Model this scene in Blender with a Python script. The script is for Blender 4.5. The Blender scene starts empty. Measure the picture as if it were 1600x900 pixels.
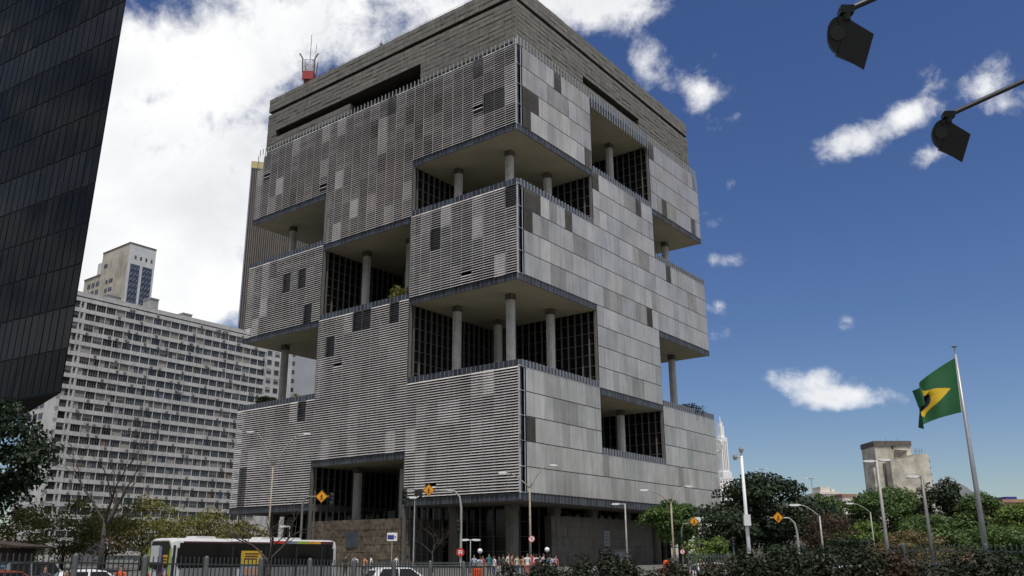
import bpy, math, random
import numpy as np
from mathutils import Vector, Matrix, Euler
random.seed(7)
rad = math.radians
SC = bpy.context.scene
COL = SC.collection

# ---------------------------------------------------------------- camera (fitted to the facade's vanishing points)
FPX, CX, CY, EYE = 1342.42, 772.16, 476.20, 2.0
PITCH, ROLL, YAW = rad(16.2474), rad(-0.1039), rad(38.0237)
cam_d = bpy.data.cameras.new('camera'); cam = bpy.data.objects.new('camera', cam_d); COL.objects.link(cam)
cam_d.sensor_width = 36; cam_d.lens = FPX / 1600 * 36
cam_d.shift_x = (800 - CX) / 1600; cam_d.shift_y = (CY - 450) / 1600
cam_d.clip_start = 0.1; cam_d.clip_end = 9000
cam.matrix_world = Matrix.Translation((0, 0, EYE)) @ Matrix.Rotation(math.pi / 2 + PITCH, 4, 'X') @ Matrix.Rotation(ROLL, 4, 'Z')
SC.camera = cam
SC.render.resolution_x, SC.render.resolution_y = 1024, 576

def ray(x, y):
    X = (x - CX) / FPX; U = -(y - CY) / FPX
    cr, sr = math.cos(ROLL), math.sin(ROLL)
    X, U = cr * X - sr * U, sr * X + cr * U
    c, s = math.cos(PITCH), math.sin(PITCH)
    return Vector((X, c - U * s, s + U * c))
def at(x, y, Y):
    r = ray(x, y); return Vector((0, 0, EYE)) + r * (Y / r.y)
def gp(x, Y, z=0.0):                     # ground point seen in pixel column x at depth Y
    p = at(x, 868, Y); return Vector((p.x, Y, z))

# ---------------------------------------------------------------- sun, sky, exposure
SUN_EL = rad(68); SUN_DIR = Vector((0.22, -0.975, 0)).normalized() * math.cos(SUN_EL) + Vector((0, 0, math.sin(SUN_EL)))
sun_d = bpy.data.lights.new('sun', 'SUN'); sun = bpy.data.objects.new('sun', sun_d); COL.objects.link(sun)
sun_d.energy = 3.6; sun_d.angle = rad(0.53); sun_d.color = (1.0, 0.955, 0.89)
sun.rotation_euler = (-SUN_DIR).to_track_quat('-Z', 'Y').to_euler()
SC.view_settings.view_transform = 'Standard'; SC.view_settings.look = 'None'
SC.view_settings.exposure = 0.0; SC.view_settings.gamma = 1.0; SC.view_settings.use_curve_mapping = False
SC.render.engine = 'CYCLES'

W = bpy.data.worlds.new('World'); SC.world = W; W.use_nodes = True
nt = W.node_tree; nt.nodes.clear()
W.cycles.sampling_method = 'MANUAL'; W.cycles.sample_map_resolution = 512
def N(t, typ, **kw):
    n = t.nodes.new(typ)
    for k, v in kw.items(): setattr(n, k, v)
    return n
def LK(t, a, b): t.links.new(a, b)
def MATH(t, op, a, b=None, c=None, clamp=False):
    n = N(t, 'ShaderNodeMath', operation=op, use_clamp=clamp)
    for i, v in enumerate((a, b, c)):
        if v is None: continue
        if isinstance(v, (int, float)): n.inputs[i].default_value = v
        else: LK(t, v, n.inputs[i])
    return n.outputs[0]
def MIXC(t, fac, a, b, blend='MIX'):
    n = N(t, 'ShaderNodeMix', data_type='RGBA', blend_type=blend)
    for i, v in ((0, fac), (6, a), (7, b)):
        if isinstance(v, (int, float)): n.inputs[i].default_value = v
        elif isinstance(v, (tuple, list)): n.inputs[i].default_value = (*v[:3], 1)
        else: LK(t, v, n.inputs[i])
    return n.outputs[2]
def SMOOTH(t, v, lo, hi, a=0.0, b=1.0):
    n = N(t, 'ShaderNodeMapRange', interpolation_type='SMOOTHSTEP')
    LK(t, v, n.inputs[0]); n.inputs[1].default_value = lo; n.inputs[2].default_value = hi
    n.inputs[3].default_value = a; n.inputs[4].default_value = b
    return n.outputs[0]

sky = N(nt, 'ShaderNodeTexSky', sky_type='NISHITA', sun_disc=False)
sky.sun_elevation = SUN_EL; sky.sun_rotation = math.atan2(SUN_DIR.x, SUN_DIR.y)
sky.altitude = 30; sky.air_density = 1.0; sky.dust_density = 0.55; sky.ozone_density = 3.0
tc = N(nt, 'ShaderNodeTexCoord'); DIRV = tc.outputs['Generated']
# cumulus: soft masses at fixed compass bearings, broken up by noise
BLOBS = [(260, 330, 260, 300, 1.25), (60, 330, 300, 330, 1.1), (250, 110, 170, 95, .75), (420, 70, 190, 105, .95), (600, 10, 280, 110, 1.1), (860, -30, 190, 95, 1.1),
         (420, 330, 190, 220, 1.2), (985, 5, 100, 50, .70), (1050, 130, 100, 62, .70), (1010, 90, 42, 40, .55), (1095, 150, 36, 30, .5), (1375, 203, 105, 40, .80), (1305, 228, 60, 28, .55),
         (1430, 178, 50, 28, .52), (1450, 243, 42, 28, .62), (1540, 130, 58, 52, .58), (1580, 168, 56, 28, .6), (1460, 130, 26, 34, .42), (1275, 606, 88, 38, .82), (1345, 625, 100, 28, .76), (1240, 590, 60, 24, .5),
         (1120, 480, 34, 18, .5), (1128, 525, 34, 20, .5), (1138, 404, 40, 20, .44), (1112, 350, 40, 26, .46), (1130, 190, 44, 18, .42), (1136, 286, 34, 16, .36), (1320, 506, 20, 18, .24)]
acc = None
for bx_, by_, rx_, ry_, st_ in BLOBS:
    r = ray(bx_, by_); L = r.length; d = r.normalized()
    right = d.cross(Vector((0, 0, 1))).normalized(); up = right.cross(d)
    M3 = Matrix((right, d, up)).transposed()
    tilt = Matrix.Rotation(rad(14) if (1250 < bx_ < 1470 and by_ < 300) else 0, 3, 'Y')
    mp = N(nt, 'ShaderNodeMapping', vector_type='TEXTURE')
    mp.inputs['Location'].default_value = d
    mp.inputs['Rotation'].default_value = (M3 @ tilt.inverted()).to_euler()
    mp.inputs['Scale'].default_value = (1.25 * rx_ / FPX / L, 1.25 * max(rx_, ry_) / FPX / L, 1.25 * ry_ / FPX / L)
    LK(nt, DIRV, mp.inputs['Vector'])
    ln = N(nt, 'ShaderNodeVectorMath', operation='LENGTH'); LK(nt, mp.outputs[0], ln.inputs[0])
    w = SMOOTH(nt, ln.outputs['Value'], 1.0, 0.1, 0.0, st_)
    acc = w if acc is None else MATH(nt, 'ADD', acc, w)
def NOISE(t, vec, scale, detail=6, rough=0.55, loc=None, dist=0.0):
    n = N(t, 'ShaderNodeTexNoise'); n.inputs['Scale'].default_value = scale; n.inputs['Detail'].default_value = detail
    n.inputs['Roughness'].default_value = rough; n.inputs['Distortion'].default_value = dist
    if loc:
        m = N(t, 'ShaderNodeMapping'); m.inputs['Location'].default_value = loc; LK(t, vec, m.inputs[0]); vec = m.outputs[0]
    LK(t, vec, n.inputs['Vector']); return n.outputs[0]
sepd = N(nt, 'ShaderNodeSeparateXYZ'); LK(nt, DIRV, sepd.inputs[0])
# broken cumulus added round the unseen sky, thickened for reflections in the tower glass
rest = MATH(nt, 'MULTIPLY', SMOOTH(nt, sepd.outputs[1], 0.35, -0.1), SMOOTH(nt, NOISE(nt, DIRV, 2.2, 3, .5, (3.1, 1.7, .4)), 0.35, 0.56, 0, 1.25))
rest = MATH(nt, 'MULTIPLY', rest, SMOOTH(nt, sepd.outputs[2], -0.02, 0.12))
acc = MATH(nt, 'ADD', acc, rest)
acc = MATH(nt, 'MINIMUM', acc, 1.55)
n1 = NOISE(nt, DIRV, 9.0, 9, .58, (1.3, .2, 2.2), .25)
n2 = NOISE(nt, DIRV, 30.0, 9, .62, (.3, 4.2, 1.2), .2)
val = MATH(nt, 'ADD', acc, MATH(nt, 'MULTIPLY', MATH(nt, 'SUBTRACT', n1, 0.5), 2.6))
val = MATH(nt, 'ADD', val, MATH(nt, 'MULTIPLY', MATH(nt, 'SUBTRACT', n2, 0.5), 2.0))
alpha = MATH(nt, 'MULTIPLY', SMOOTH(nt, val, 0.26, 1.42), SMOOTH(nt, acc, 0.03, 0.22))
shade = SMOOTH(nt, NOISE(nt, DIRV, 5.0, 5, .5, (7.3, 2.2, 5.5), .3), 0.38, 0.70)
thick = SMOOTH(nt, val, 0.5, 1.7)
ccol = MIXC(nt, MATH(nt, 'MULTIPLY', shade, MATH(nt, 'MULTIPLY', thick, 0.6)), (1.0, 1.0, 1.0), (0.60, 0.63, 0.68))
hs = N(nt, 'ShaderNodeHueSaturation'); hs.inputs['Hue'].default_value = 0.5145; hs.inputs['Saturation'].default_value = 1.20; hs.inputs['Value'].default_value = 1.0
LK(nt, sky.outputs[0], hs.inputs['Color'])
bgs = N(nt, 'ShaderNodeBackground'); bgs.inputs[1].default_value = 0.086; LK(nt, hs.outputs[0], bgs.inputs[0])
bgc = N(nt, 'ShaderNodeBackground'); bgc.inputs[1].default_value = 1.04; LK(nt, ccol, bgc.inputs[0])
mxs = N(nt, 'ShaderNodeMixShader'); LK(nt, alpha, mxs.inputs[0]); LK(nt, bgs.outputs[0], mxs.inputs[1]); LK(nt, bgc.outputs[0], mxs.inputs[2])
wo = N(nt, 'ShaderNodeOutputWorld'); LK(nt, mxs.outputs[0], wo.inputs[0])

# ---------------------------------------------------------------- materials
def mat(name, col, rough=0.7, metal=0.0, var=0.12, scale=1.2, rnd=0.0, streak=0.0, bump=0.0, bscale=12.0, spec=0.4, col2=None, island=0.0, sheen=None, coat=0.0):
    m = bpy.data.materials.new(name); m.use_nodes = True
    t = m.node_tree; b = t.nodes['Principled BSDF']
    b.inputs['Roughness'].default_value = rough; b.inputs['Metallic'].default_value = metal
    b.inputs['Specular IOR Level'].default_value = spec
    if coat: b.inputs['Coat Weight'].default_value = coat
    geo = N(t, 'ShaderNodeNewGeometry')
    n = NOISE(t, geo.outputs['Position'], scale, 5, .6)
    dark = tuple(c * (1 - var) for c in col); lite = tuple(min(1, c * (1 + var)) for c in (col2 or col))
    c = MIXC(t, SMOOTH(t, n, 0.3, 0.7), dark, lite)
    if streak:
        mp = N(t, 'ShaderNodeMapping'); mp.inputs['Scale'].default_value = (1.0, 1.0, 0.07); LK(t, geo.outputs['Position'], mp.inputs[0])
        s = SMOOTH(t, NOISE(t, mp.outputs[0], 2.2, 6, .65), 0.42, 0.72, 1.0, 1.0 - streak)
        cb = N(t, 'ShaderNodeCombineColor')
        for i in range(3): LK(t, s, cb.inputs[i])
        c = MIXC(t, 1.0, c, cb.outputs[0], 'MULTIPLY')
    if rnd or island:
        if rnd:
            oi = N(t, 'ShaderNodeObjectInfo'); src = oi.outputs['Random']; a = rnd
        else: src = geo.outputs['Random Per Island']; a = island
        v = MATH(t, 'MULTIPLY_ADD', src, 2 * a, 1 - a)
        cb = N(t, 'ShaderNodeCombineColor')
        for i in range(3): LK(t, v, cb.inputs[i])
        c = MIXC(t, 1.0, c, cb.outputs[0], 'MULTIPLY')
    LK(t, c, b.inputs['Base Color'])
    if bump:
        bp = N(t, 'ShaderNodeBump'); bp.inputs['Strength'].default_value = bump; bp.inputs['Distance'].default_value = 0.05
        LK(t, NOISE(t, geo.outputs['Position'], bscale, 6, .6), bp.inputs['Height']); LK(t, bp.outputs[0], b.inputs['Normal'])
    return m
def glass(name, col, rough=0.08, spec=0.5, rnd=0.0):
    m = mat(name, col, rough, 0, 0.2, 0.15, spec=spec, rnd=rnd)
    return m
def leafmat(name, c1, c2, trans=0.28):
    m = bpy.data.materials.new(name); m.use_nodes = True
    t = m.node_tree; b = t.nodes['Principled BSDF']; b.inputs['Roughness'].default_value = 0.55; b.inputs['Specular IOR Level'].default_value = 0.3
    geo = N(t, 'ShaderNodeNewGeometry')
    f = MATH(t, 'ADD', MATH(t, 'MULTIPLY', geo.outputs['Random Per Island'], .7), MATH(t, 'MULTIPLY', NOISE(t, geo.outputs['Position'], .5, 2), .5))
    c = MIXC(t, SMOOTH(t, f, 0.2, 1.0), c1, c2)
    LK(t, c, b.inputs['Base Color'])
    tr = N(t, 'ShaderNodeBsdfTranslucent'); LK(t, MIXC(t, .5, c, c2), tr.inputs[0])
    mx = N(t, 'ShaderNodeMixShader'); mx.inputs[0].default_value = trans
    LK(t, b.outputs[0], mx.inputs[1]); LK(t, tr.outputs[0], mx.inputs[2])
    LK(t, mx.outputs[0], t.nodes['Material Output'].inputs[0])
    return m

M = {}
M['asphalt'] = mat('asphalt', (.045, .045, .047), .9, var=.25, scale=2, bump=.3)
M['pavement'] = mat('pavement', (.115, .11, .10), .85, var=.2, scale=1.5, bump=.2)
M['grass'] = mat('grass', (.06, .085, .025), .9, var=.4, scale=3, bump=.6, bscale=30)
M['paint'] = mat('road_paint', (.7, .7, .66), .7, var=.2)
M['louver'] = mat('louver_aluminium', (.62, .585, .555), .5, 0, .10, .35, rnd=.06, streak=.22)
M['fin'] = mat('fin_aluminium', (.57, .535, .470), .38, .45, .09, .25, rnd=.14, streak=.26)
M['finlight'] = mat('fin_edge_metal', (.42, .43, .44), .45, .3, .1, .5)
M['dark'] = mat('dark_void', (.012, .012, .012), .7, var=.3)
M['bglass'] = glass('dark_glazing', (.007, .007, .008), .12, .22)
M['mull'] = mat('mullion_grey', (.17, .16, .145), .5, .2, .1, 1)
M['soffit'] = mat('soffit_plaster', (.33, .305, .215), .85, var=.07, scale=.3)
M['bluepanel'] = mat('blue_grey_panel', (.060, .068, .084), .40, .10, .22, .8, island=.30)
M['bluelight'] = mat('pale_blue_fin', (.30, .315, .34), .4, .25, .1, .8)
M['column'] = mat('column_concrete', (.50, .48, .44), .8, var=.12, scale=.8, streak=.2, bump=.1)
M['crown'] = mat('crown_concrete', (.185, .174, .148), .9, var=.14, scale=.6, rnd=.07, streak=.25, bump=.5, bscale=5)
M['crownjoint'] = mat('crown_joint', (.075, .068, .058), .95, var=.2)
M['rust'] = mat('rust_groove', (.05, .030, .024), .9, var=.3)
M['ledge'] = mat('dark_ledge', (.075, .062, .055), .7, var=.2)
M['stone'] = mat('stone_slab', (.105, .086, .062), .85, var=.28, scale=1.6, rnd=.22, bump=.5, bscale=3, col2=(.16, .128, .09))
M['stonejoint'] = mat('stone_joint', (.07, .06, .05), .95)
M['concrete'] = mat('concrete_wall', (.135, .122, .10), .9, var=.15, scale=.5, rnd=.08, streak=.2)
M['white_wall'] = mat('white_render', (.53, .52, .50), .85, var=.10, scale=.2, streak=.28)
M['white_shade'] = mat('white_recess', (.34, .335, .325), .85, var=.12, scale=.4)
M['greyblue'] = mat('grey_blue_render', (.30, .315, .335), .8, var=.06, scale=.2)
M['winframe'] = mat('window_frame', (.30, .30, .29), .6, var=.15)
M['pane'] = glass('window_pane', (.048, .052, .053), .15, .4, rnd=.6)
M['curtain'] = mat('curtain', (.26, .25, .225), .9, var=.2, rnd=.4)
M['curtain_blue'] = mat('curtain_blue', (.12, .15, .19), .9, var=.2)
M['curtain_brown'] = mat('curtain_brown', (.19, .125, .085), .9, var=.2)
M['acunit'] = mat('ac_unit', (.33, .33, .32), .6, var=.2, rnd=.3)
M['beige'] = mat('beige_render', (.40, .365, .30), .9, var=.18, scale=.18, streak=.35, col2=(.46, .42, .35))
M['greywhite'] = mat('grey_white_render', (.55, .55, .55), .85, var=.08, scale=.3, streak=.1)
M['bluelattice'] = mat('blue_lattice', (.045, .06, .09), .5, var=.4, scale=1.5)
M['rib'] = mat('brown_rib', (.135, .115, .095), .7, var=.15, scale=.4, rnd=.08)
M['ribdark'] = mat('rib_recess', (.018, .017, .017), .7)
M['yellowcap'] = mat('yellow_cap', (.50, .42, .20), .8, var=.1)
M['towerglass'] = mat('tower_glass', (.006, .007, .007), .10, 0, .2, .3, spec=.05, bump=.16, bscale=.35)
M['towerglass2'] = mat('tower_glass_tinted', (.008, .009, .008), .14, 0, .2, .3, spec=.10, bump=.2, bscale=.45)
M['towermull'] = mat('tower_mullion', (.004, .004, .004), .6, var=.1, spec=.2)
M['black'] = mat('black_metal', (.014, .013, .012), .5, var=.2)
M['polegrey'] = mat('pole_galvanised', (.34, .335, .31), .55, .15, .15, 2)
M['polebrown'] = mat('pole_weathered', (.30, .25, .19), .7, .05, .2, 2)
M['polewhite'] = mat('pole_white', (.72, .72, .70), .45, var=.1)
M['flagpole'] = mat('flagpole_metal', (.30, .30, .32), .4, .3, .1, 2)
M['lampwhite'] = mat('lamp_head_white', (.74, .73, .70), .4, var=.05)
M['lampgrey'] = mat('lamp_cap_grey', (.028, .027, .025), .6, var=.2)
M['lampglass'] = mat('lamp_glass', (.62, .62, .58), .3, var=.05)
M['fence'] = mat('fence_paint', (.045, .048, .046), .55, .1, .25, 4, rnd=.1)
M['fencepost'] = mat('fence_post_paint', (.085, .09, .09), .6, .1, .25, 4)
M['rail_dark'] = mat('far_fence', (.06, .065, .065), .6, var=.2)
M['bark'] = mat('bark', (.075, .06, .045), .95, var=.3, scale=5, bump=.5)
M['bark_pale'] = mat('bark_pale', (.055, .045, .036), .95, var=.3, scale=5, bump=.5)
M['leaf_dark'] = leafmat('leaf_dark', (.007, .014, .006), (.028, .046, .015), .15)
M['leaf_mid'] = leafmat('leaf_mid', (.028, .055, .014), (.105, .165, .040))
M['leaf_bright'] = leafmat('leaf_bright', (.045, .080, .015), (.150, .210, .040))
M['leaf_olive'] = leafmat('leaf_olive', (.080, .080, .020), (.215, .205, .050))
M['leaf_brown'] = leafmat('leaf_brown', (.055, .045, .018), (.20, .155, .06))
M['leaf_hedge_shaded'] = leafmat('leaf_hedge_shaded', (.007, .010, .004), (.030, .036, .012), .12)  # leaf colour darkened to stand for the shade of unseen trees overhead
M['leaf_red'] = leafmat('leaf_red', (.028, .018, .009), (.075, .045, .022), .15)
M['flag_green'] = mat('flag_green', (.008, .080, .024), .8, var=.08)
M['flag_yellow'] = mat('flag_yellow', (.55, .36, .012), .8, var=.08)
M['flag_blue'] = mat('flag_blue', (.006, .011, .045), .8, var=.08)
M['flag_hem'] = mat('flag_hem', (.5, .5, .45), .8)
M['sign_yellow'] = mat('sign_yellow', (.75, .30, .01), .5, var=.06)
M['sign_black'] = mat('sign_black', (.012, .011, .01), .6)
M['sign_white'] = mat('sign_white', (.72, .72, .70), .5, var=.05)
M['sign_red'] = mat('sign_red', (.50, .03, .02), .5)
M['sign_blue'] = mat('sign_blue', (.035, .04, .22), .5)
M['green_lens'] = mat('green_lens', (.02, .16, .10), .3)
M['red_lens'] = mat('red_lens', (.12, .015, .015), .3)
M['bus_white'] = mat('bus_white', (.55, .54, .52), .35, var=.06, spec=.5)
M['bus_grey'] = mat('bus_grey', (.17, .173, .17), .4, var=.08, spec=.5)
M['bus_green'] = mat('bus_green', (.27, .40, .05), .4, var=.05)
M['bus_glass'] = glass('bus_glass', (.006, .006, .007), .06, .22)
M['bus_dark'] = mat('bus_black', (.014, .014, .016), .4)
M['maroon'] = mat('maroon', (.10, .02, .025), .5)
M['orange'] = mat('orange_plastic', (.62, .085, .015), .55)
M['amber'] = mat('amber', (.60, .30, .02), .5)
M['steel'] = mat('steelblue', (.19, .20, .27), .5)
M['rubber'] = mat('rubber', (.012, .012, .012), .9)
M['rim'] = mat('rim', (.35, .35, .35), .4, .6)
M['car_white'] = mat('car_white', (.72, .72, .72), .25, var=.03, spec=.5, coat=.5)
M['car_silver'] = mat('car_silver', (.30, .31, .33), .25, .5, .05, coat=.5)
M['car_red'] = mat('car_red', (.22, .035, .015), .3, .1, .05, coat=.5)
M['poster_yellow'] = mat('poster_yellow', (.55, .36, .02), .5, var=.1)
M['poster_blue'] = mat('poster_blue', (.15, .22, .30), .5, var=.3, scale=4)
M['poster_skin'] = mat('poster_skin', (.40, .22, .14), .6)
M['antenna_red'] = mat('antenna_red', (.30, .035, .025), .6)
M['antenna_white'] = mat('antenna_white', (.50, .48, .46), .6)
M['ruin'] = mat('ruin_concrete', (.46, .42, .35), .95, var=.28, scale=.25, streak=.15, bump=.4, bscale=1.5, col2=(.52, .48, .40))
M['ruin_dark'] = mat('ruin_dark', (.12, .105, .09), .95, var=.25)
M['tower_white'] = mat('tower_white', (.80, .79, .76), .8, var=.05)
M['tower_win'] = mat('far_window', (.16, .15, .14), .5)
M['cream'] = mat('cream_render', (.62, .58, .50), .85, var=.1, scale=.2)
M['brick'] = mat('brick_orange', (.33, .20, .125), .9, var=.2, scale=.3)
M['slate'] = mat('slate_dome', (.13, .13, .135), .8, var=.15)
M['kiosk'] = mat('kiosk_roof', (.045, .028, .02), .9, var=.3)

# ---------------------------------------------------------------- mesh building
class MB:
    def __init__(s): s.v = []; s.f = []; s.m = []
    def add(s, vs, fs, mi=0):
        o = len(s.v); s.v += [tuple(v) for v in vs]
        for f in fs: s.f.append(tuple(i + o for i in f)); s.m.append(mi)
        return s
    def box(s, x0, y0, z0, x1, y1, z1, mi=0):
        return s.add([(x0,y0,z0),(x1,y0,z0),(x1,y1,z0),(x0,y1,z0),(x0,y0,z1),(x1,y0,z1),(x1,y1,z1),(x0,y1,z1)],
                     [(0,3,2,1),(4,5,6,7),(0,1,5,4),(1,2,6,5),(2,3,7,6),(3,0,4,7)], mi)
    def obox(s, c, a, b, d, mi=0):       # centre and three half vectors
        c, a, b, d = map(Vector, (c, a, b, d))
        return s.add([c-a-b-d, c+a-b-d, c+a+b-d, c-a+b-d, c-a-b+d, c+a-b+d, c+a+b+d, c-a+b+d],
                     [(0,3,2,1),(4,5,6,7),(0,1,5,4),(1,2,6,5),(2,3,7,6),(3,0,4,7)], mi)
    def tube(s, pts, rs, n=8, mi=0, cap=True):
        pts = [Vector(p) for p in pts]
        if isinstance(rs, (int, float)): rs = [rs] * len(pts)
        rings = []; prev = None
        for i, p in enumerate(pts):
            d = (pts[min(i+1, len(pts)-1)] - pts[max(i-1, 0)]).normalized()
            a = prev if prev is not None else (Vector((1,0,0)) if abs(d.x) < .8 else Vector((0,1,0)))
            a = (a - d * a.dot(d)).normalized(); prev = a; b = d.cross(a)
            rings.append([p + (a*math.cos(2*math.pi*k/n) + b*math.sin(2*math.pi*k/n)) * rs[i] for k in range(n)])
        vs = [v for r in rings for v in r]; fs = []
        for i in range(len(pts)-1):
            for k in range(n):
                k2 = (k+1) % n; fs.append((i*n+k, i*n+k2, (i+1)*n+k2, (i+1)*n+k))
        if cap: fs += [tuple(range(n-1, -1, -1)), tuple((len(pts)-1)*n + k for k in range(n))]
        return s.add(vs, fs, mi)
    def lathe(s, prof, n=12, c=(0,0,0), mi=0):
        vs = []; fs = []
        for r, z in prof:
            for k in range(n): a = 2*math.pi*k/n; vs.append((c[0]+r*math.cos(a), c[1]+r*math.sin(a), c[2]+z))
        for i in range(len(prof)-1):
            for k in range(n): k2=(k+1)%n; fs.append((i*n+k, i*n+k2, (i+1)*n+k2, (i+1)*n+k))
        return s.add(vs, fs, mi)
    def prism(s, poly, o, a, b, e, mi=0):   # polygon in plane (a,b) at o, extruded by e
        o, a, b, e = map(Vector, (o, a, b, e)); n = len(poly)
        vs = [o + a*p + b*q for p, q in poly]; vs += [v + e for v in vs]
        fs = [tuple(range(n-1,-1,-1)), tuple(range(n, 2*n))] + [(i, (i+1)%n, (i+1)%n+n, i+n) for i in range(n)]
        return s.add(vs, fs, mi)
    def data(s, name, mats, smooth=False):
        me = bpy.data.meshes.new(name); me.from_pydata(s.v, [], s.f)
        for m in (mats if isinstance(mats, (list, tuple)) else [mats]): me.materials.append(M[m] if isinstance(m, str) else m)
        if any(s.m): me.polygons.foreach_set('material_index', s.m)
        if smooth: me.polygons.foreach_set('use_smooth', [True]*len(me.polygons))
        me.update(); return me
    def build(s, name, mats, parent=None, loc=None, rz=0, smooth=False):
        return link(name, s.data(name, mats, smooth), parent, loc, rz)
def link(name, data, parent=None, loc=None, rz=0):
    o = bpy.data.objects.new(name, data); COL.objects.link(o)
    if parent: o.parent = parent
    if loc is not None: o.location = loc
    if rz: o.rotation_euler = (0, 0, rz)
    return o
def tag(o, label, cat, group=None):
    o['label'] = label; o['category'] = cat
    if group: o['group'] = group
    return o
def thing(name, label, cat, loc=(0,0,0), rz=0, group=None):
    return tag(link(name, None, None, loc, rz), label, cat, group)
def struct(o): o['kind'] = 'structure'; return o
def stuffed(o): o['kind'] = 'stuff'; return o

BRZ = math.pi/2 - YAW                 # building axes: local x runs along the right face, local y along the left face
BC = Vector((3.5889, 123.0, 0.0))     # near corner of the building
dR = Vector((math.sin(YAW), math.cos(YAW), 0)); dL = Vector((-math.cos(YAW), math.sin(YAW), 0))
def wb(x, y, z, org=BC): return org + dR*x + dL*y + Vector((0,0,z))

def scatter_pieces(name, pieces, parent, limit=300):
    """pieces: (mesh, local location); the nearest become parts, the rest one joined part."""
    pm = parent.matrix_basis.copy() if parent else Matrix()
    pl = Vector(parent.location) if parent else Vector(); rz = parent.rotation_euler.z if parent else 0
    R = Matrix.Rotation(rz, 3, 'Z')
    key = lambda p: (pl + R @ Vector(p[1]) - Vector((0,0,EYE))).length
    pieces = sorted(pieces, key=key)
    for me, loc in pieces[:limit]: link(name, me, parent, loc)
    restp = pieces[limit:]
    if restp:
        vs = []; fs = []; ms = []; mats = []
        for me, loc in restp:
            o = len(vs); vs += [tuple(v.co + Vector(loc)) for v in me.vertices]
            idx = []
            for mm in me.materials:
                if mm not in mats: mats.append(mm)
                idx.append(mats.index(mm))
            for p in me.polygons: fs.append(tuple(i+o for i in p.vertices)); ms.append(idx[p.material_index])
        me = bpy.data.meshes.new('far_' + name); me.from_pydata(vs, [], fs)
        for mm in mats: me.materials.append(mm)
        me.polygons.foreach_set('material_index', ms)
        stuffed(link('far_' + name, me, parent))

# ================================================================ the setting
def sheet(name, x0, y0, x1, y1, z, m, n=1):
    return struct(MB().add([(x0,y0,z),(x1,y0,z),(x1,y1,z),(x0,y1,z)], [(0,1,2,3)]).build(name, m))
sheet('ground', -3000, -3000, 3000, 6000, -0.02, 'pavement')
sheet('lawn', -60, 6, 40, 34, -0.012, 'grass')
road = MB()
# avenue running past the building's left-hand plaza, and the cross street in front
road.add([(-160, 36, .0), (200, 36, .0), (200, 66, .0), (-160, 66, .0)], [(0,1,2,3)])
struct(road.build('road', 'asphalt'))
mk = MB()
for k in range(24): x = -120 + k*11; mk.add([(x, 50.4, .006), (x+5, 50.4, .006), (x+5, 50.6, .006), (x, 50.6, .006)], [(0,1,2,3)])
struct(mk.build('lane_marking', 'paint'))
pz = MB(); pz.box(-70, 66.5, -.1, 150, 330, .3); pz.box(-70, 66.2, -.1, 150, 66.5, .31)
struct(pz.build('plaza_pavement', 'pavement'))

# ================================================================ the office building
B = thing('office_building', 'huge concrete and metal office block with carved open terraces and slatted facades', 'building', BC, BRZ)
CELL = 22.4; FULL = 67.2
BANDS = [(10.5,17.76,2), (17.76,28.65,3), (28.65,43.0,4), (43.0,57.6,4), (57.6,68.0,3), (68.0,82.6,4)]
VOID = {0: {(0,1)}, 1: {(1,0)}, 2: {(0,0),(0,2),(2,0)}, 3: {(0,1)}, 4: {(0,0),(0,2),(2,0)}, 5: {(1,0)}}
def solid(i, j, k): return 0 <= i < 3 and 0 <= j < 3 and (i, j) not in VOID[k]

# dark glazed bodies behind the sun screens
body = MB()
for k, (z0, z1, n) in enumerate(BANDS):
    for i in range(3):
        for j in range(3):
            if not solid(i, j, k): continue
            body.box(CELL*i + (1.0 if i == 0 else 0), CELL*j + (1.0 if j == 0 else 0), z0, CELL*(i+1) - (.5 if i == 2 else 0), CELL*(j+1) - (.5 if j == 2 else 0), z1)
body.build('glazed_wall', 'bglass', B)
lob = MB(); lob.box(9, 9, .3, 62, 62, 9.3); lob.build('lobby_glazing', 'bglass', B)

# louvre panels of the left face
LM = {}
rng = random.Random(11)
CW = CELL/10
def louver_mesh(h, kind, n=9):
    b = MB(); pitch = h/n
    a, w = {'normal': (50, .30), 'worn': (50, .30), 'steep': (54, .31), 'flat': (46, .30), 'closed': (72, .38), 'open': (17, .26), 'half': (63, .32)}[kind]
    jit = random.Random(len(LM)*7 + 3)
    for q in range(n):
        aa = rad(a + jit.gauss(0, 1.6) + (jit.choice((-14, 12)) if kind == 'worn' and q in (2, 6) else 0))
        if kind == 'worn' and q == 4: continue
        hv = Vector((-math.cos(aa), 0, -math.sin(aa))) * (w/2); tv = Vector((-math.sin(aa), 0, math.cos(aa))) * .011
        b.obox((-.12, CW/2, (q+.5)*pitch), hv, (0, CW/2-.045, 0), tv)
    b.box(-.06, CW-.022, 0, .06, CW+.022, h, 1)
    if kind == 'open': b.box(.35, .03, 0, .40, CW-.03, h, 2)
    return b.data('louver_panel', ['louver', 'finlight', 'bluepanel'])
def lpanel(k, kind):
    z0, z1, n = BANDS[k]
    if (k, kind) not in LM: LM[(k, kind)] = louver_mesh((z1-z0)/n, kind)
    return LM[(k, kind)]
SPEC = {}   # panels whose setting the photograph shows: (band,row,column) -> kind
for kd, ks in (('open', [(2,2,18),(2,3,15),(2,3,14),(2,3,11),(3,2,24),(3,2,22),(3,0,21),(1,2,21),(5,3,3),(5,1,2),(5,1,1),(5,3,12)]),
               ('half', [(5,1,0),(5,2,0),(5,3,18),(3,3,8),(3,3,3),(1,2,3),(3,3,27),(4,0,12),(1,1,6),(3,2,27)]),
               ('closed', [(3,3,6),(3,0,1),(3,2,3),(5,1,26),(4,1,16),(4,0,18),(1,2,2),(3,0,28),(3,1,27),(1,0,11),(1,0,9),(5,0,18)])):
    for key in ks: SPEC[key] = kd
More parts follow.
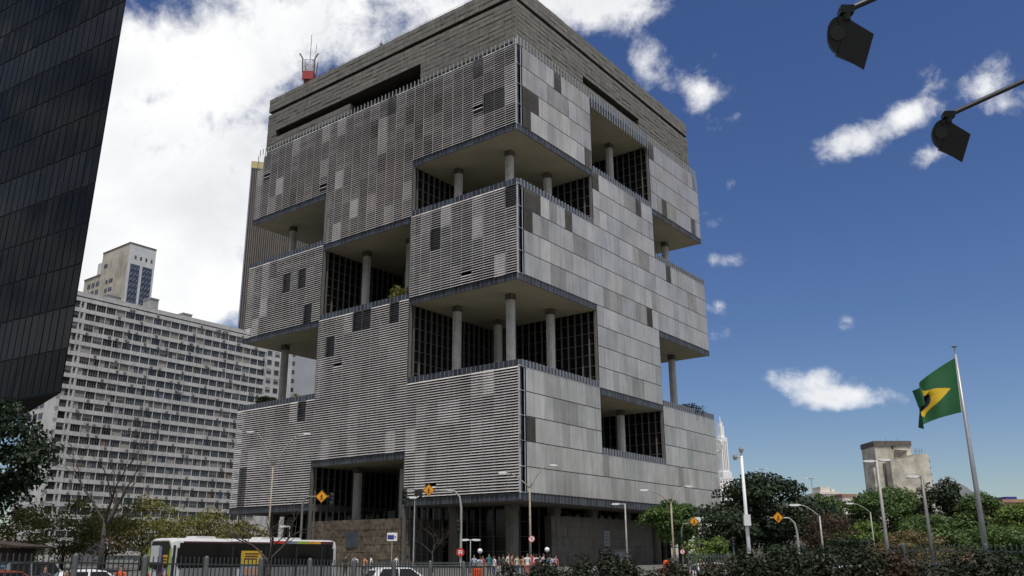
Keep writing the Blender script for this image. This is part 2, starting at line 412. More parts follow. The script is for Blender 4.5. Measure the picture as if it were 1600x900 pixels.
pieces = []
for k, (z0, z1, n) in enumerate(BANDS):
    for c in range(30):
        if not solid(0, c//10, k): continue
        for r in range(n):
            kind = SPEC.get((k, r, c))
            if kind is None:
                u = rng.random()
                kind = 'normal' if u < .68 else 'worn' if u < .695 else 'steep' if u < .86 else 'flat' if u < .945 else 'half' if u < .985 else 'closed' if u < .992 else 'open'
            pieces.append((lpanel(k, kind), (0, CW*c, z0 + (z1-z0)/n*r)))
scatter_pieces('louver_panel', pieces, B)

# vertical fin panels of the right face
def fin_mesh(w, h, kind):
    b = MB(); n = 10; p = w/n
    a = rad({'flat': 1.0, 'a': 5, 'b': -4, 'c': 8, 'd': -8, 'open': -42}[kind]); bw = p*1.0 if kind != 'open' else p*.62
    for q in range(n):
        hv = Vector((math.cos(a), -math.sin(a), 0)) * (bw/2); tv = Vector((math.sin(a), math.cos(a), 0)) * .008
        b.obox(((q+.5)*p, -.12, h/2-.0), hv, tv, (0, 0, h/2-.07))
    return b.data('fin_panel', ['fin'])
FM = {}
pieces = []; ledges = {}
for k, (z0, z1, n) in enumerate(BANDS):
    for i in range(3):
        if not solid(i, 0, k): continue
        x0 = 1.55 if i == 0 and solid(0, 0, k) else CELL*i; np_ = 9 if i == 0 else 10
        w = (CELL*(i+1)-x0)/np_
        for r in range(n):
            prev = 'flat'; run = 0
            for c in range(np_):
                if run == 0:
                    u = rng.random(); run = rng.choice((1, 1, 2, 3))
                    prev = 'flat' if u < .34 else 'a' if u < .56 else 'b' if u < .78 else 'c' if u < .89 else 'd'
                run -= 1; kind = prev
                if rng.random() < .006: kind = 'open'
                if (k, r, i, c) in {(5,3,0,4),(5,1,0,0),(5,1,0,1),(5,0,0,8),(3,3,0,0),(3,3,0,1),(3,2,0,0),(3,3,0,5),(1,0,0,0),(4,2,1,0),(4,2,1,7),(5,3,2,0),(5,0,2,8),(3,3,2,2)}: kind = 'open'
                key = (round(w,3), k, kind)
                if key not in FM: FM[key] = fin_mesh(w, (z1-z0)/n, kind)
                pieces.append((FM[key], (x0 + w*c, 0, z0 + (z1-z0)/n*r)))
            z = z0 + (z1-z0)/n*r
            MB().box(x0, -.10, z-.055, CELL*(i+1), .25, z+.055).build('ledge', 'ledge', B)
scatter_pieces('fin_panel', pieces, B)

# corner posts with brackets and the glazed strip beside them
for k, (z0, z1, n) in enumerate(BANDS):
    if not solid(0, 0, k): continue
    b = MB(); b.tube([(.25, .18, z0-1.0), (.25, .18, z1+.9)], .17, 8)
    b.tube([(1.3, .0, z0), (1.3, .0, z1)], .07, 6); b.tube([(0., .12, z0), (0., .12, z1)], .05, 6)
    for r in range(n+1):
        z = z0 + (z1-z0)/n*r; b.tube([(-.02, .15, z), (.25, -.10, z), (1.5, -.06, z)], .055, 6)
    b.build('corner_post', 'finlight', B)
    g = MB()
    for r in range(n*2):
        zz0 = z0 + (z1-z0)/(n*2)*r
        g.box(.5, .42, zz0+.05, 1.22, .5, zz0+(z1-z0)/(n*2)-.05)
    g.build('corner_glazing', 'bluepanel', B)

def strip(bm, axis, a0, a1, z0, z1, o=0.0, pw=.9, fins=False):
    """row of metal panels along an edge of the left (axis y) or right (axis x) face"""
    n = max(1, round((a1-a0)/pw)); w = (a1-a0)/n
    for q in range(n):
        s0 = a0 + w*q + .035; s1 = a0 + w*(q+1) - .035
        if fins: s1 -= .26
        if axis == 'y': bm.box(o-.04, s0, z0, o+.10, s1, z1, 0)
        else: bm.box(s0, o-.04, z0, s1, o+.10, z1, 0)
        if fins:
            if axis == 'y': bm.box(o-.18, s1+.05, z0-.05, o+.08, s1+.20, z1+.05, 1)
            else: bm.box(s1+.05, o-.22, z0-.05, s1+.22, o+.08, z1+.08, 1)
        else:
            if axis == 'y': bm.box(o-.10, s1, z0, o+.02, s1+.06, z1, 1)
            else: bm.box(s1, o-.14, z0, s1+.06, o+.02, z1, 1)

def glazing(bm, axis, pos, a0, a1, z0, z1, side, pitch=1.4, tr=1.8):
    """mullions and transoms standing proud of a dark glazed inner wall"""
    n = round((a1-a0)/pitch)
    for q in range(n+1):
        s = a0 + (a1-a0)/n*q
        if axis == 'x': bm.box(s-.05, pos + (0.002 if side > 0 else -.38), z0, s+.05, pos + (.38 if side > 0 else -.002), z1)
        else: bm.box(pos + (.002 if side > 0 else -.38), s-.05, z0, pos + (.38 if side > 0 else -.002), s+.05, z1)
    m = round((z1-z0)/tr)
    for q in range(1, m):
        z = z0 + (z1-z0)/m*q
        if axis == 'x': bm.box(a0, pos + (.002 if side > 0 else -.09), z-.03, a1, pos + (.09 if side > 0 else -.002), z+.03)
        else: bm.box(pos + (.002 if side > 0 else -.09), a0, z-.03, pos + (.09 if side > 0 else -.002), a1, z+.03)

def pillar(x, y, z0, z1, w=.66, mt='column'):
    b = MB()
    for q in range(4):                  # shaft cast in lifts, chamfered cross section
        a = z0 + (z1-1.0-z0)/4*q; e = z0 + (z1-1.0-z0)/4*(q+1) - .04
        p = [(-w,-w*.45),(-w*.45,-w),(w*.45,-w),(w,-w*.45),(w,w*.45),(w*.45,w),(-w*.45,w),(-w,w*.45)]
        b.prism(p, (x, y, a), (1,0,0), (0,1,0), (0,0,e-a), 0)
    b.box(x-w*.8, y-w*.8, z0, x+w*.8, y+w*.8, z1-1.0, 0)
    b.box(x-w*.92, y-w*.92, z1-1.0, x+w*.92, y+w*.92, z1, 1)
    return b.build('column', [mt, 'ruin_dark'], B)

GRID = [5.75 + 11.14*q for q in range(6)]
for k in range(6):
    z0, z1, n = BANDS[k]
    for (i, j) in sorted(VOID[k]):
        xa, xb, ya, yb = CELL*i, CELL*(i+1), CELL*j, CELL*(j+1)
        low = .3 if k == 0 else z0
        top = z1 - 1.05
        ox0 = .12 if i == 0 else xa; oy0 = .12 if j == 0 else ya
        ox1 = xb - .12 if i == 2 else xb; oy1 = yb - .12 if j == 2 else yb
        MB().box(ox0, oy0, top, ox1, oy1, z1-.01).build('soffit', 'soffit', B)
        beam = MB(); par = MB()
        if i == 0: strip(beam, 'y', ya + (.1 if j == 0 else 0), yb, top-.06, z1-.04)
        if j == 0: strip(beam, 'x', xa + (.1 if i == 0 else 0), xb, top-.06, z1-.04)
        beam.build('edge_beam', ['bluepanel', 'mull'], B)
        if k > 0:
            MB().box(ox0, oy0, z0+.01, ox1, oy1, z0+.06).build('terrace_floor', 'column', B)
            if i == 0: strip(par, 'y', ya + (.1 if j == 0 else 0), yb, z0-.12, z0+.95)
            if j == 0: strip(par, 'x', xa + (.1 if i == 0 else 0), xb, z0-.12, z0+.95, 0, .9, True)
            if j == 2: strip(par, 'x', xa, xb, z0-.12, z0+.95, FULL-.1, .9)
            if i == 2: strip(par, 'y', ya, yb, z0-.12, z0+.95, FULL-.1, .9)
            par.build('parapet', ['bluepanel', 'bluelight'], B)
        g = MB()
        if solid(i+1, j, k): glazing(g, 'y', xb, oy0, oy1, low, top, -1)
        if solid(i-1, j, k): glazing(g, 'y', xa, oy0 if j else 1.0, oy1, low, top, 1)
        if solid(i, j+1, k): glazing(g, 'x', yb, ox0 if i else 1.0, ox1, low, top, -1)
        if solid(i, j-1, k): glazing(g, 'x', ya, ox0, ox1, low, top, 1)
        if g.v: g.build('curtain_wall', 'mull', B)
        for gx in GRID:
            for gy in GRID:
                if xa < gx < xb and ya < gy < yb: pillar(gx, gy, low, top)
        # jamb frames where the open cell meets the screens
        jbs = []
        if i == 0 and j > 0: jbs.append((.0, ya+.02, low, .45, ya+.30, top))
        if i == 0 and j < 2: jbs.append((.0, yb-.30, low, .45, yb-.02, top))
        if j == 0 and i > 0: jbs.append((xa+.02, .0, low, xa+.30, .45, top))
        if j == 0 and i < 2: jbs.append((xb-.30, .0, low, xb-.02, .45, top))
        for q in jbs: MB().box(*q).build('jamb', 'mull', B)

# bars rising from the screens to the crown
bars = MB()
for q in range(73): bars.box(-.12, .4+q*.92, 82.45, .06, .47+q*.92, 83.7)
for q in range(73): bars.box(.4+q*.92, -.14, 82.45, .50+q*.92, .06, 84.2 if not 22.4 < .4+q*.92 < 44.8 else 84.1)
stuffed(bars.build('screen_bars', 'finlight', B))
b7 = MB()
for q in range(24):
    x = 22.9 + q*.92; b7.box(x, -.30, 80.7, x+.24, -.16, 84.0)
b7.build('terrace_bars', 'bluelight', B)
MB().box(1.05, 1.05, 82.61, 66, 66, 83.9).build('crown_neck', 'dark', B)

# ---- the concrete crown
CI, CE = .9, 66.3
core = MB()
core.box(CI+3.5, CI+3.5, 83.92, CE, CE, 92.0)
core.box(CI+.7, CI+.7, 92.0, CE-.7, CE-.7, 92.7, 1)
core.box(CI+.25, CI+.25, 92.7, CE, CE, 95.6)
# left wall shell around its slot (y 22..63), right wall shell around its slot (x 22.3..43.5)
def shell(axis, segs):
    for a0, a1, z0, z1 in segs:
        if axis == 'y': core.box(CI+.25, a0, z0, CI+3.4, a1, z1)
        else: core.box(a0, CI+.25, z0, a1, CI+3.4, z1)
LS = [(CI+.25, 22.2, 83.92, 92.0), (22.2, 63.4, 87.7, 92.0), (40.8, 63.4, 83.92, 86.1), (63.4, CE, 83.92, 92.0)]
RS = [(CI+3.4, 22.3, 83.92, 92.0), (22.3, 43.5, 87.5, 92.0), (22.3, 43.5, 83.92, 85.9), (43.5, CE, 83.92, 92.0)]
shell('y', LS); shell('x', RS)
core.build('crown_core', ['crownjoint', 'rust'], B)
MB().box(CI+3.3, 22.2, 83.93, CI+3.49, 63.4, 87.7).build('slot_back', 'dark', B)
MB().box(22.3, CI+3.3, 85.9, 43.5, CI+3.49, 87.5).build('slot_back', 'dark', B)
def wedge(w, h, d0, d1, axis):
    b = MB(); g = .035
    # outer face leans: depth d0 at the bottom, d1 at the top
    if axis == 'y':
        vs = [(.3,g,g),(-d0,g,g),(-d0,w-g,g),(.3,w-g,g),(.3,g,h-g),(-d1,g,h-g),(-d1,w-g,h-g),(.3,w-g,h-g)]
        fs = [(0,1,2,3),(7,6,5,4),(1,0,4,5),(2,1,5,6),(3,2,6,7),(0,3,7,4)]
    else:
        vs = [(g,.3,g),(g,-d0,g),(w-g,-d0,g),(w-g,.3,g),(g,.3,h-g),(g,-d1,h-g),(w-g,-d1,h-g),(w-g,.3,h-g)]
        fs = [(3,2,1,0),(4,5,6,7),(5,1,0,4),(6,2,1,5),(7,3,2,6),(4,7,3,0)]
    b.add(vs, fs); return b.data('concrete_panel', ['crown'])
def tile(axis, a0, a1, z0, z1, hh, out):
    """board-marked cladding: regular courses, some pieces run together, shallow uneven relief"""
    nrow = max(1, round((z1-z0)/hh)); h = (z1-z0)/nrow
    for r in range(nrow):
        a = a0
        while a < a1 - .02:
            w = 1.12 * rng.choice((1, 1, 2, 2, 3))
            if a1 - a - w < .7: w = a1 - a
            d0 = rng.uniform(.04, .11); d1 = max(.02, d0 - rng.choice((0, 0, .02, .07)))
            key = (round(w, 2), round(h, 2), round(d0, 2), round(d1, 2), axis)
            if key not in WED: WED[key] = wedge(w, h, d0, d1, axis)
            out.append((WED[key], (CI+.2, a, z0+r*h) if axis == 'y' else (a, CI+.2, z0+r*h)))
            a += w
WED = {}
pcs = []
for s in LS: tile('y', s[0]-(.35 if s[0] < 2 else 0), s[1], s[2]-.02, s[3], .95, pcs)
for s in RS: tile('x', s[0]-(3.4 if s[0] < 5 else 0), s[1], s[2]-.02, s[3], .95, pcs)
scatter_pieces('concrete_panel', pcs, B)
pcs = []
tile('y', CI-.1, CE, 92.72, 95.75, 1.0, pcs); tile('x', CI-.1, CE, 92.72, 95.75, 1.0, pcs)
scatter_pieces('cornice_panel', pcs, B)
rl = MB()
for q in range(22): rl.tube([(1.6, 2+q*3, 95.6), (1.6, 2+q*3, 96.5)], .03, 5)
rl.tube([(1.6, 2, 96.5), (1.6, 65, 96.5)], .025, 5)
rl.build('roof_railing', 'mull', B)
for yy in (47.5, 33.0): MB().box(1.3, yy, 95.7, 1.7, yy+.4, 96.6).tube([(1.5, yy+.2, 96.6), (1.5, yy+.2, 97.3)], .05, 5).build('roof_lamp', 'mull', B)

# ---- ground storey: columns, edge beam, stone walls
bb = MB(); strip(bb, 'y', .1, CELL, 9.35, 10.4); strip(bb, 'y', 2*CELL, FULL, 9.35, 10.4); strip(bb, 'x', .1, FULL, 9.35, 10.4); bb.build('edge_beam', ['bluepanel', 'mull'], B)
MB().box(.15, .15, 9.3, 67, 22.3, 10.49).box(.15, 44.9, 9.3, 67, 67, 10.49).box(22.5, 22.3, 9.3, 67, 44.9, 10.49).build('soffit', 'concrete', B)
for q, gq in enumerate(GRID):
    pillar(gq, GRID[0], .3, 9.3, .85, 'concrete')  # darker concrete than the upper columns puts the base's deep shade into the colour
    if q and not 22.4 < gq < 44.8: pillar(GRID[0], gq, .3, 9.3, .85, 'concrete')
lm = MB(); glazing(lm, 'x', 9, 9, 62, .3, 9.3, -1, 2.6, 2.2); glazing(lm, 'y', 9, 9, 62, .3, 9.3, -1, 2.6, 2.2); lm.build('lobby_mullions', 'ruin_dark', B)
def stone_wall(axis, pos, a0, a1, z0, z1, m, nm='stone_slab', hh=1.15, ww=(1.0, 2.2), bulge=None):
    pcs = []; z = z0; row = 0
    while z < z1 - .05:
        h = min(hh*rng.uniform(.85, 1.15), z1 - z)
        if z1 - z - h < .4: h = z1 - z
        a = a0
        while a < a1 - .02:
            w = rng.uniform(*ww)
            if a1 - a - w < .6: w = a1 - a
            d = rng.uniform(0, .07); b = MB(); g = .018
            if axis == 'y': b.box(-.12-d, g, g, .1, w-g, h-g); loc = (pos, a, z)
            else: b.box(g, -.12-d, g, w-g, .1, h-g); loc = (a, pos, z)
            pcs.append((b.data(nm, [m]), loc)); a += w
        z += h; row += 1
    scatter_pieces(nm, pcs, B)
MB().box(1.2, 22.6, .3, 2.2, 45.6, 7.55).box(2.2, 44.6, .3, 12, 45.6, 7.5).box(2.2, 22.6, .3, 12, 23.6, 7.5).build('stone_wall', 'stonejoint', B)
stone_wall('y', 1.2, 22.55, 45.6, .3, 7.6, 'stone')
MB().box(15.2, 5.3, .3, 48, 6.5, 7.9).build('stone_wall', 'stonejoint', B)
stone_wall('x', 5.3, 15.2, 48, .3, 7.95, 'concrete', 'wall_slab', 1.5, (1.6, 2.8))
# plaque, notice board and gate beside the walls
MB().box(.95, 33.5, 3.2, 1.06, 36.2, 5.8).build('plaque', 'bluepanel', B)
MB().box(30.6, 5.0, 3.4, 32.4, 5.12, 5.9).build('notice_board', 'bluelight', B)
nb = MB()
for q in range(4):
    for s in range(2): nb.box(30.85+s*.75, 4.96, 3.65+q*.55, 31.35+s*.75, 4.99, 4.0+q*.55)
nb.build('notice', 'mull', B)
gt = MB(); gt.box(29, 4.6, .3, 38, 4.75, 2.6, 0); gt.box(28.8, 4.4, 2.6, 38.2, 5.2, 2.95, 1); gt.build('service_gate', ['bluelight', 'mull'], B)
# open grid behind the entrance cell
eg = MB()
for q in range(8): eg.box(12.0, 23.4+q*1.5, 7.6, 12.12, 23.5+q*1.5, 12.2)
for z in (9.0, 10.6, 12.2): eg.box(11.95, 23.4, z, 12.1, 34, z+.1)
eg.build('entrance_grille', 'mull', B)

# plants on the terraces, red and white mast on the roof: things of their own
# ================================================================ dark glass tower at the left edge
# its right-hand edge leans a touch; plan narrows away from the street
T0 = at(95, 614, 70); T1 = at(197, 0, 70)
lean = (T1.x - T0.x) / (T1.z - T0.z)
DT = thing('glass_tower', 'black glass office tower on the left with cloud reflections in its panes', 'building', (T0.x, 70, 0))
fd = Vector((-.85, .526, 0)); nd = Vector((-.526, -.85, 0))
TW, TH0, TH1 = 60.0, T0.z, 95.0
def tp(u, z, o=0.0): return fd*u + nd*o + Vector((lean*(z - TH0), 0, z))
bk = Vector((-.62, .785, 0)) * 34
tb = MB()
tb.add([tp(0,TH0), tp(TW,TH0), tp(TW,TH0)+bk, tp(0,TH0)+bk, tp(0,TH1), tp(TW,TH1), tp(TW,TH1)+bk, tp(0,TH1)+bk],
       [(0,3,2,1),(4,5,6,7),(0,1,5,4),(1,2,6,5),(2,3,7,6),(3,0,4,7)])
tb.build('tower_core', 'towermull', DT)
rg = random.Random(5)
pw, fh = 1.02, 3.75
nr = int((TH1-TH0)/fh)
for r in range(nr):
    z = TH0 + r*fh
    for c in range(44 if r < 11 else 30):
        u = c*pw
        for (za, zb, tall) in ((z+.10, z+fh-.06, r % 4 != 1),):
            b = MB(); o0 = .05 + rg.uniform(-.012, .012)
            k = [rg.uniform(-.010, .010) for _ in range(4)]
            q = [tp(u+.07, za, o0+k[0]), tp(u+pw-.07, za, o0+k[1]), tp(u+pw-.07, zb, o0+k[2]), tp(u+.07, zb, o0+k[3])]
            qb = [tp(u+.07, za, -.05), tp(u+pw-.07, za, -.05), tp(u+pw-.07, zb, -.05), tp(u+.07, zb, -.05)]
            b.add(q + qb, [(1,0,3,2),(0,1,5,4),(1,2,6,5),(2,3,7,6),(3,0,4,7)])
            if r < 12 and c < 24: b.build('pane', 'towerglass' if tall else 'towerglass2', DT)
            else:
                if r == 0 and c == 24: far = MB()
                far.add(q + qb, [(1,0,3,2),(0,1,5,4),(1,2,6,5),(2,3,7,6),(3,0,4,7)], 0 if tall else 1)
stuffed(far.build('far_pane', ['towerglass', 'towerglass2'], DT))
for u in (28, 40, 54):
    p = fd*u - nd*9; MB().tube([p, p + Vector((0,0,TH0+.5))], .9, 12).build('column', 'black', DT)

# ================================================================ long white apartment block
A0 = Vector((-113.3, 220, 0)); AH = 70.0
AP = thing('apartment_block', 'long white apartment block with rows of windows behind the bare trees', 'building', A0, BRZ)
FH, MW = 3.0, 2.84; NF = 22; NCOL = 21; ALEN = 4.6 + NCOL*MW
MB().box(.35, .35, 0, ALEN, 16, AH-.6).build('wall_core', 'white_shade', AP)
for f_ in range(NF+1):
    z = AH - 1.9 - f_*FH
    MB().box(0, 0, z, ALEN+.1, .36, z+1.06).build('spandrel', 'white_wall', AP)
MB().box(-.12, -.12, AH-.55, ALEN+.2, 16, AH).build('cornice', 'white_wall', AP)
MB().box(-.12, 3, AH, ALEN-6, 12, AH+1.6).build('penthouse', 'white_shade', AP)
MB().box(0, 0, 0, .9, .5, AH-.6).build('corner_pier', 'white_wall', AP)
pr = MB()
for c in range(NCOL+1): pr.box(4.55+c*MW-.09, .06, 2, 4.55+c*MW+.09, .34, AH-.6)
stuffed(pr.build('piers', 'white_wall', AP))
MB().box(2.9, .04, 2, 3.25, .34, AH-.6).box(4.0, .05, 2, 4.4, .34, AH-.6).build('narrow_wall', 'white_wall', AP)
def window_mesh(w, h, kind):
    b = MB(); b.box(0, .02, 0, w, .06, h, 1)
    b.box(0, -.05, 0, w, .02, .07); b.box(0, -.05, h-.07, w, .02, h); b.box(0, -.05, .07, .06, .02, h-.07); b.box(w-.06, -.05, .07, w, .02, h-.07)
    n = 4 if w > 2 else 1
    for q in range(1, n): b.box(w*q/n-.025, -.05, .07, w*q/n+.025, .02, h-.07)
    if n > 1: b.box(.06, -.045, h*.62, w-.06, .018, h*.62+.05)
    if kind in (1, 2, 3):
        s0, s1 = {1: (.08, .55), 2: (.5, .92), 3: (.04, .96)}[kind]; b.box(w*s0, -.01, .1, w*s1, .019, h*.95, 2)
    if kind == 4: b.box(.08, -.012, h*.5, w-.08, .019, h*.94, 2)
    return b
cur = ['curtain', 'curtain_blue', 'curtain_brown', 'curtain', 'curtain']
WM = {}
def win(w, h, kind, ci):
    if (w, h, kind, ci) not in WM: WM[(w, h, kind, ci)] = window_mesh(w, h, kind).data('window', ['winframe', 'pane', cur[ci]])
    return WM[(w, h, kind, ci)]
pcs = []
for f_ in range(NF):
    z = AH - 1.9 - f_*FH - 1.93
    for c in range(NCOL): pcs.append((win(2.62, 1.92, rg.choice((0,0,0,0,0,1,2,3,4)), rg.choice((0,0,0,0,3,3,4,4,1,2))), (4.66+c*MW, .28, z)))
    pcs.append((win(1.9, 1.92, rg.choice((0,1,4)), 0), (.98, .28, z))); pcs.append((win(.7, .8, 0, 0), (3.28, .28, z+.7)))
scatter_pieces('window', pcs, AP)
# end wall with its own windows
for f_ in range(NF):
    z = AH - 1.9 - f_*FH - 1.66
    for c in range(3):
        if 6 <= f_ < 19: MB().box(-.06, 6.3+c*3.0, z, .3, 8.6+c*3.0, z+1.6, 1).box(-.10, 7.4+c*3.0, z, -.06, 7.5+c*3.0, z+1.6, 0).build('end_window', ['winframe', 'pane'], AP)
MB().box(0.0, .5, 0, .34, 16, AH-.6).build('end_wall', 'white_wall', AP)
for q in range(170):
    f_ = rg.randrange(NF-3); c = rg.randrange(NCOL); z = AH - 1.9 - f_*FH + rg.uniform(.2, .75)
    x = 4.66 + c*MW + rg.uniform(.1, 1.8)
    MB().box(0, -.45, 0, .72, -.002, .48, 0).box(.06, -.46, .06, .5, -.451, .42, 1).build('air_conditioner', ['acunit', 'winframe'], AP, (x, 0, z))
for q, (x, w, h) in enumerate(((12, 4, 1.2), (25, 2.6, 3.2), (36, 3, 1.0))):
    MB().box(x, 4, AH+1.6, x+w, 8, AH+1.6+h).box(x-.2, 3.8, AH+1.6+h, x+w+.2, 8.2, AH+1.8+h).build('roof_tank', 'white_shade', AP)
# lower stepped wing at its far end
AW = thing('apartment_wing', 'narrow grey apartment wing seen below the left overhang beside the long block', 'building', A0 + dR*(ALEN+1) + dL*1.5, BRZ)
MB().box(0, 0, 0, 11, 14, 75).build('wall', 'white_wall', AW)
for f_ in range(18):
    for c in range(2):
        link('window', win(1.9, 1.64, rg.choice((0,0,4)), 0), AW, (.8+c*3.0, -.03, 73 - f_*3.0 - 2.4))

p0, p1 = at(440, 600, 322), at(505, 600, 322); ht = at(440, 515, 322).z
GB = thing('grey_block', 'plain bluish grey block glimpsed through the lowest left terrace', 'building', (p0.x, 322, 0))
MB().box(0, 0, 0, p1.x-p0.x, 16, ht).build('wall', 'greyblue', GB); MB().box(-.2, -.2, ht, p1.x-p0.x, 16, ht+.8).build('cornice', 'white_shade', GB)
for f_ in range(10):
    for c in range(2): MB().box(1.2+c*2.2, -.05, ht-4-f_*3.4, 2.4+c*2.2, 0, ht-2.4-f_*3.4).build('window', 'pane', GB)

# ================================================================ beige tower behind it
p = at(204, 380, 292)
TB = thing('beige_tower', 'stained beige tower with two tall blue lattice strips above the apartment roof', 'building', (p.x, p.y, 0), BRZ)
h = p.z
MB().box(0, 0, 0, 10.2, 19, h).build('wall', 'beige', TB)
MB().box(-.1, -.02, h-7.4, 10.25, 0, h).box(-.1, -.02, 20, .9, 0, h-7.4).box(9.5, -.02, 20, 10.25, 0, h-7.4).box(4.6, -.02, 20, 5.6, 0, h-7.4).build('front_panel', 'greywhite', TB)
MB().box(-.15, -.15, h, 10.3, 19, h+.5).build('cornice', 'ruin_dark', TB)
for xs in (1.0, 5.7):
    b = MB(); b.box(xs-.08, -.015, h-34, xs+3.8, .01, h-7.5, 0)
    for q in range(12):
        for s in range(3): b.obox((xs+.65+s*1.25, -.08, h-9-q*2.1), (.45, 0, .55), (0, .06, 0), (-.10, 0, .10), 1)
    b.build('lattice_strip', ['bluelattice', 'steel'], TB)
for q in range(4): MB().box(2.2+q*2.1, -.06, h-5.4, 2.9+q*2.1, .0, h-4.0).build('window', 'pane', TB)
for r, cs in enumerate(((14.6,), (), (9.6, 13.0), (9.6, 13.0), (9.6, 13.0), (9.6, 14.0), (9.6,))):
    for c in cs: MB().box(-.06, c, h-6.2-r*3.3, 0, c+(2.4 if c != 13.0 else 1.6), h-4.7-r*3.3, 0).box(-.09, c+1.1, h-6.2-r*3.3, -.05, c+1.2, h-4.7-r*3.3, 1).build('window', ['pane', 'winframe'], TB)
TC = thing('beige_annex', 'lower beige annex with square windows between the black tower and the beige tower', 'building', Vector((p.x, p.y, 0)) + dL*19 + dR*2, BRZ)
MB().box(0, 0, 0, 10, 16, h-7).build('wall', 'beige', TC); MB().box(-.2, -.1, h-7, 10, 16, h-6.5).build('cornice', 'ruin_dark', TC)
MB().box(1, .5, h-6.5, 8, 9, h-1.2).build('roof_room', 'greywhite', TC)
for r in range(7):
    for c in range(4): MB().box(-.06, 1.2+c*3.2, h-11-r*3.2, 0, 3.4+c*3.2, h-9.2-r*3.2, 0).box(-.09, 2.2+c*3.2, h-11-r*3.2, -.05, 2.35+c*3.2, h-9.2-r*3.2, 1).build('window', ['pane', 'winframe'], TC)

# ================================================================ ribbed tower standing behind the office building
p = at(373, 515, 345); q_ = at(392, 252, 345)
RT = thing('ribbed_tower', 'tall brown ribbed tower with a yellow cap behind the left terraces', 'building', (p.x-.5, 345, 0), rad(13))
h = q_.z
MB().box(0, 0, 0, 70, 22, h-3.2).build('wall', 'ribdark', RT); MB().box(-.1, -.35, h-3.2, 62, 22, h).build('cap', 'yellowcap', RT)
MB().box(0, -.4, 0, .5, 0, h-3.2).build('edge_rib', 'steel', RT)
for c in range(44):
    MB().box(1.0+c*.86, -.34, 20, 1.42+c*.86, 0, h-3.2).build('rib', 'rib', RT)

# ================================================================ far buildings on the right
# clock tower
p = at(1136, 800, 700); z_ = lambda y: at(1136, y, 700).z
sx = 700/1400
CT = thing('clock_tower', 'slender white stepped clock tower far behind the trees', 'tower', (p.x, 700, 0), rad(25))
MB().box(-4.6, -4.2, 0, 4.2, 5, z_(738)).build('base_block', 'tower_white', CT)
MB().box(-3.4, -3.4, 0, 2.9, 4, z_(684)).build('shaft', 'tower_white', CT)
for x in (-1.9, -.3, 1.3): MB().box(x-.22, -3.5, z_(735), x+.22, -3.4, z_(690)).build('window_strip', 'tower_win', CT)
MB().box(-2.0, -2, z_(684), 1.6, 2.6, z_(666)).box(-1.2, -1.2, z_(666), .9, 1.6, z_(659)).build('lantern', 'tower_white', CT)
MB().tube([(-.2,0,z_(658)), (-.2,0,z_(650))], [.5,.15], 6).build('finial', 'tower_white', CT)
for r in range(8):
    for c in range(4): MB().box(-4.1+c*2.1, -4.3, 4+r*4.2, -3.1+c*2.1, -4.2, 6.4+r*4.2).build('window', 'tower_win', CT)
ck = MB()
for q in range(16):
    a0 = 2*math.pi*q/16; a1 = 2*math.pi*(q+1)/16; cz = z_(697)
    ck.tube([(-4.9, -1.5+4.6*math.cos(a0), cz+4.6*math.sin(a0)), (-4.9, -1.5+4.6*math.cos(a1), cz+4.6*math.sin(a1))], .45, 5)
for q in range(4):
    a = math.pi*q/4; ck.tube([(-4.9, -1.5-4.6*math.cos(a), cz-4.6*math.sin(a)), (-4.9, -1.5+4.6*math.cos(a), cz+4.6*math.sin(a))], .25, 4)
ck.tube([(-4.9,-1.5,cz), (-3,-1.5,cz)], .6, 6)
ck.build('clock_face', 'tower_white', CT)

# ruined concrete tower
D0 = 330
def ax(px, py=760): return at(px, py, D0).x
RC = thing('concrete_tower', 'bare weathered concrete tower rising behind the round green trees', 'tower', (ax(1407), D0, 0))
cx_ = ax(1407); zz = lambda y: at(1407, y, D0).z
lx = lambda px, py=760: ax(px, py) - cx_
MB().box(lx(1374), 0, 0, lx(1431), 12, zz(697)).build('stair_block', 'ruin', RC)
MB().box(lx(1374)-.3, -.35, zz(697), lx(1431)+.3, 12, zz(689)).build('parapet', 'ruin_dark', RC)
MB().box(lx(1370), 1, 0, lx(1374), 9, zz(730)).build('fin_wall', 'ruin', RC)
wl = MB()
prof = [(lx(1387), 0), (lx(1387), zz(722)), (lx(1400), zz(719)), (lx(1412), zz(718)), (lx(1422), zz(717)), (lx(1424), zz(712)), (lx(1447), zz(711)), (lx(1447), 0)]
wl.prism(prof, (0, -.02, 0), (1,0,0), (0,0,1), (0, -5, 0)); wl.build('gable_wall', 'ruin', RC)
MB().prism([(lx(1402), zz(712)), (lx(1412), zz(714)), (lx(1424), zz(706)), (lx(1423), zz(704)), (lx(1404), zz(703))], (0, -.3, 0), (1,0,0), (0,0,1), (0,-.4,0)).build('broken_edge', 'ruin_dark', RC)
MB().box(lx(1383.5), -.3, 0, lx(1386.5), 0, zz(724)).build('slot', 'ruin_dark', RC)
for q in range(12): MB().box(lx(1446)-.0, -4.6, zz(723+q*10)-.5, lx(1449), -1, zz(723+q*10)+.45).build('balcony', 'ruin_dark', RC)
rb = MB()
for px in (1433, 1436, 1440, 1444): rb.tube([(lx(px), -2, zz(711)), (lx(px), -2, zz(702))], .08, 4)
rb.tube([(lx(1433), -2, zz(706)), (lx(1444), -2, zz(706))], .06, 4)
rb.tube([(lx(1397), 2, zz(689)), (lx(1397), 2, zz(684))], .07, 4); rb.tube([(lx(1416), 2, zz(689)), (lx(1416), 2, zz(682))], .07, 4)
rb.build('aerials', 'ruin_dark', RC)
for px, py in ((1402, 698.5),): MB().box(lx(px)-.35, -.2, zz(py)-.6, lx(px)+.35, 0, zz(py)+.4).build('hole', 'dark', RC)

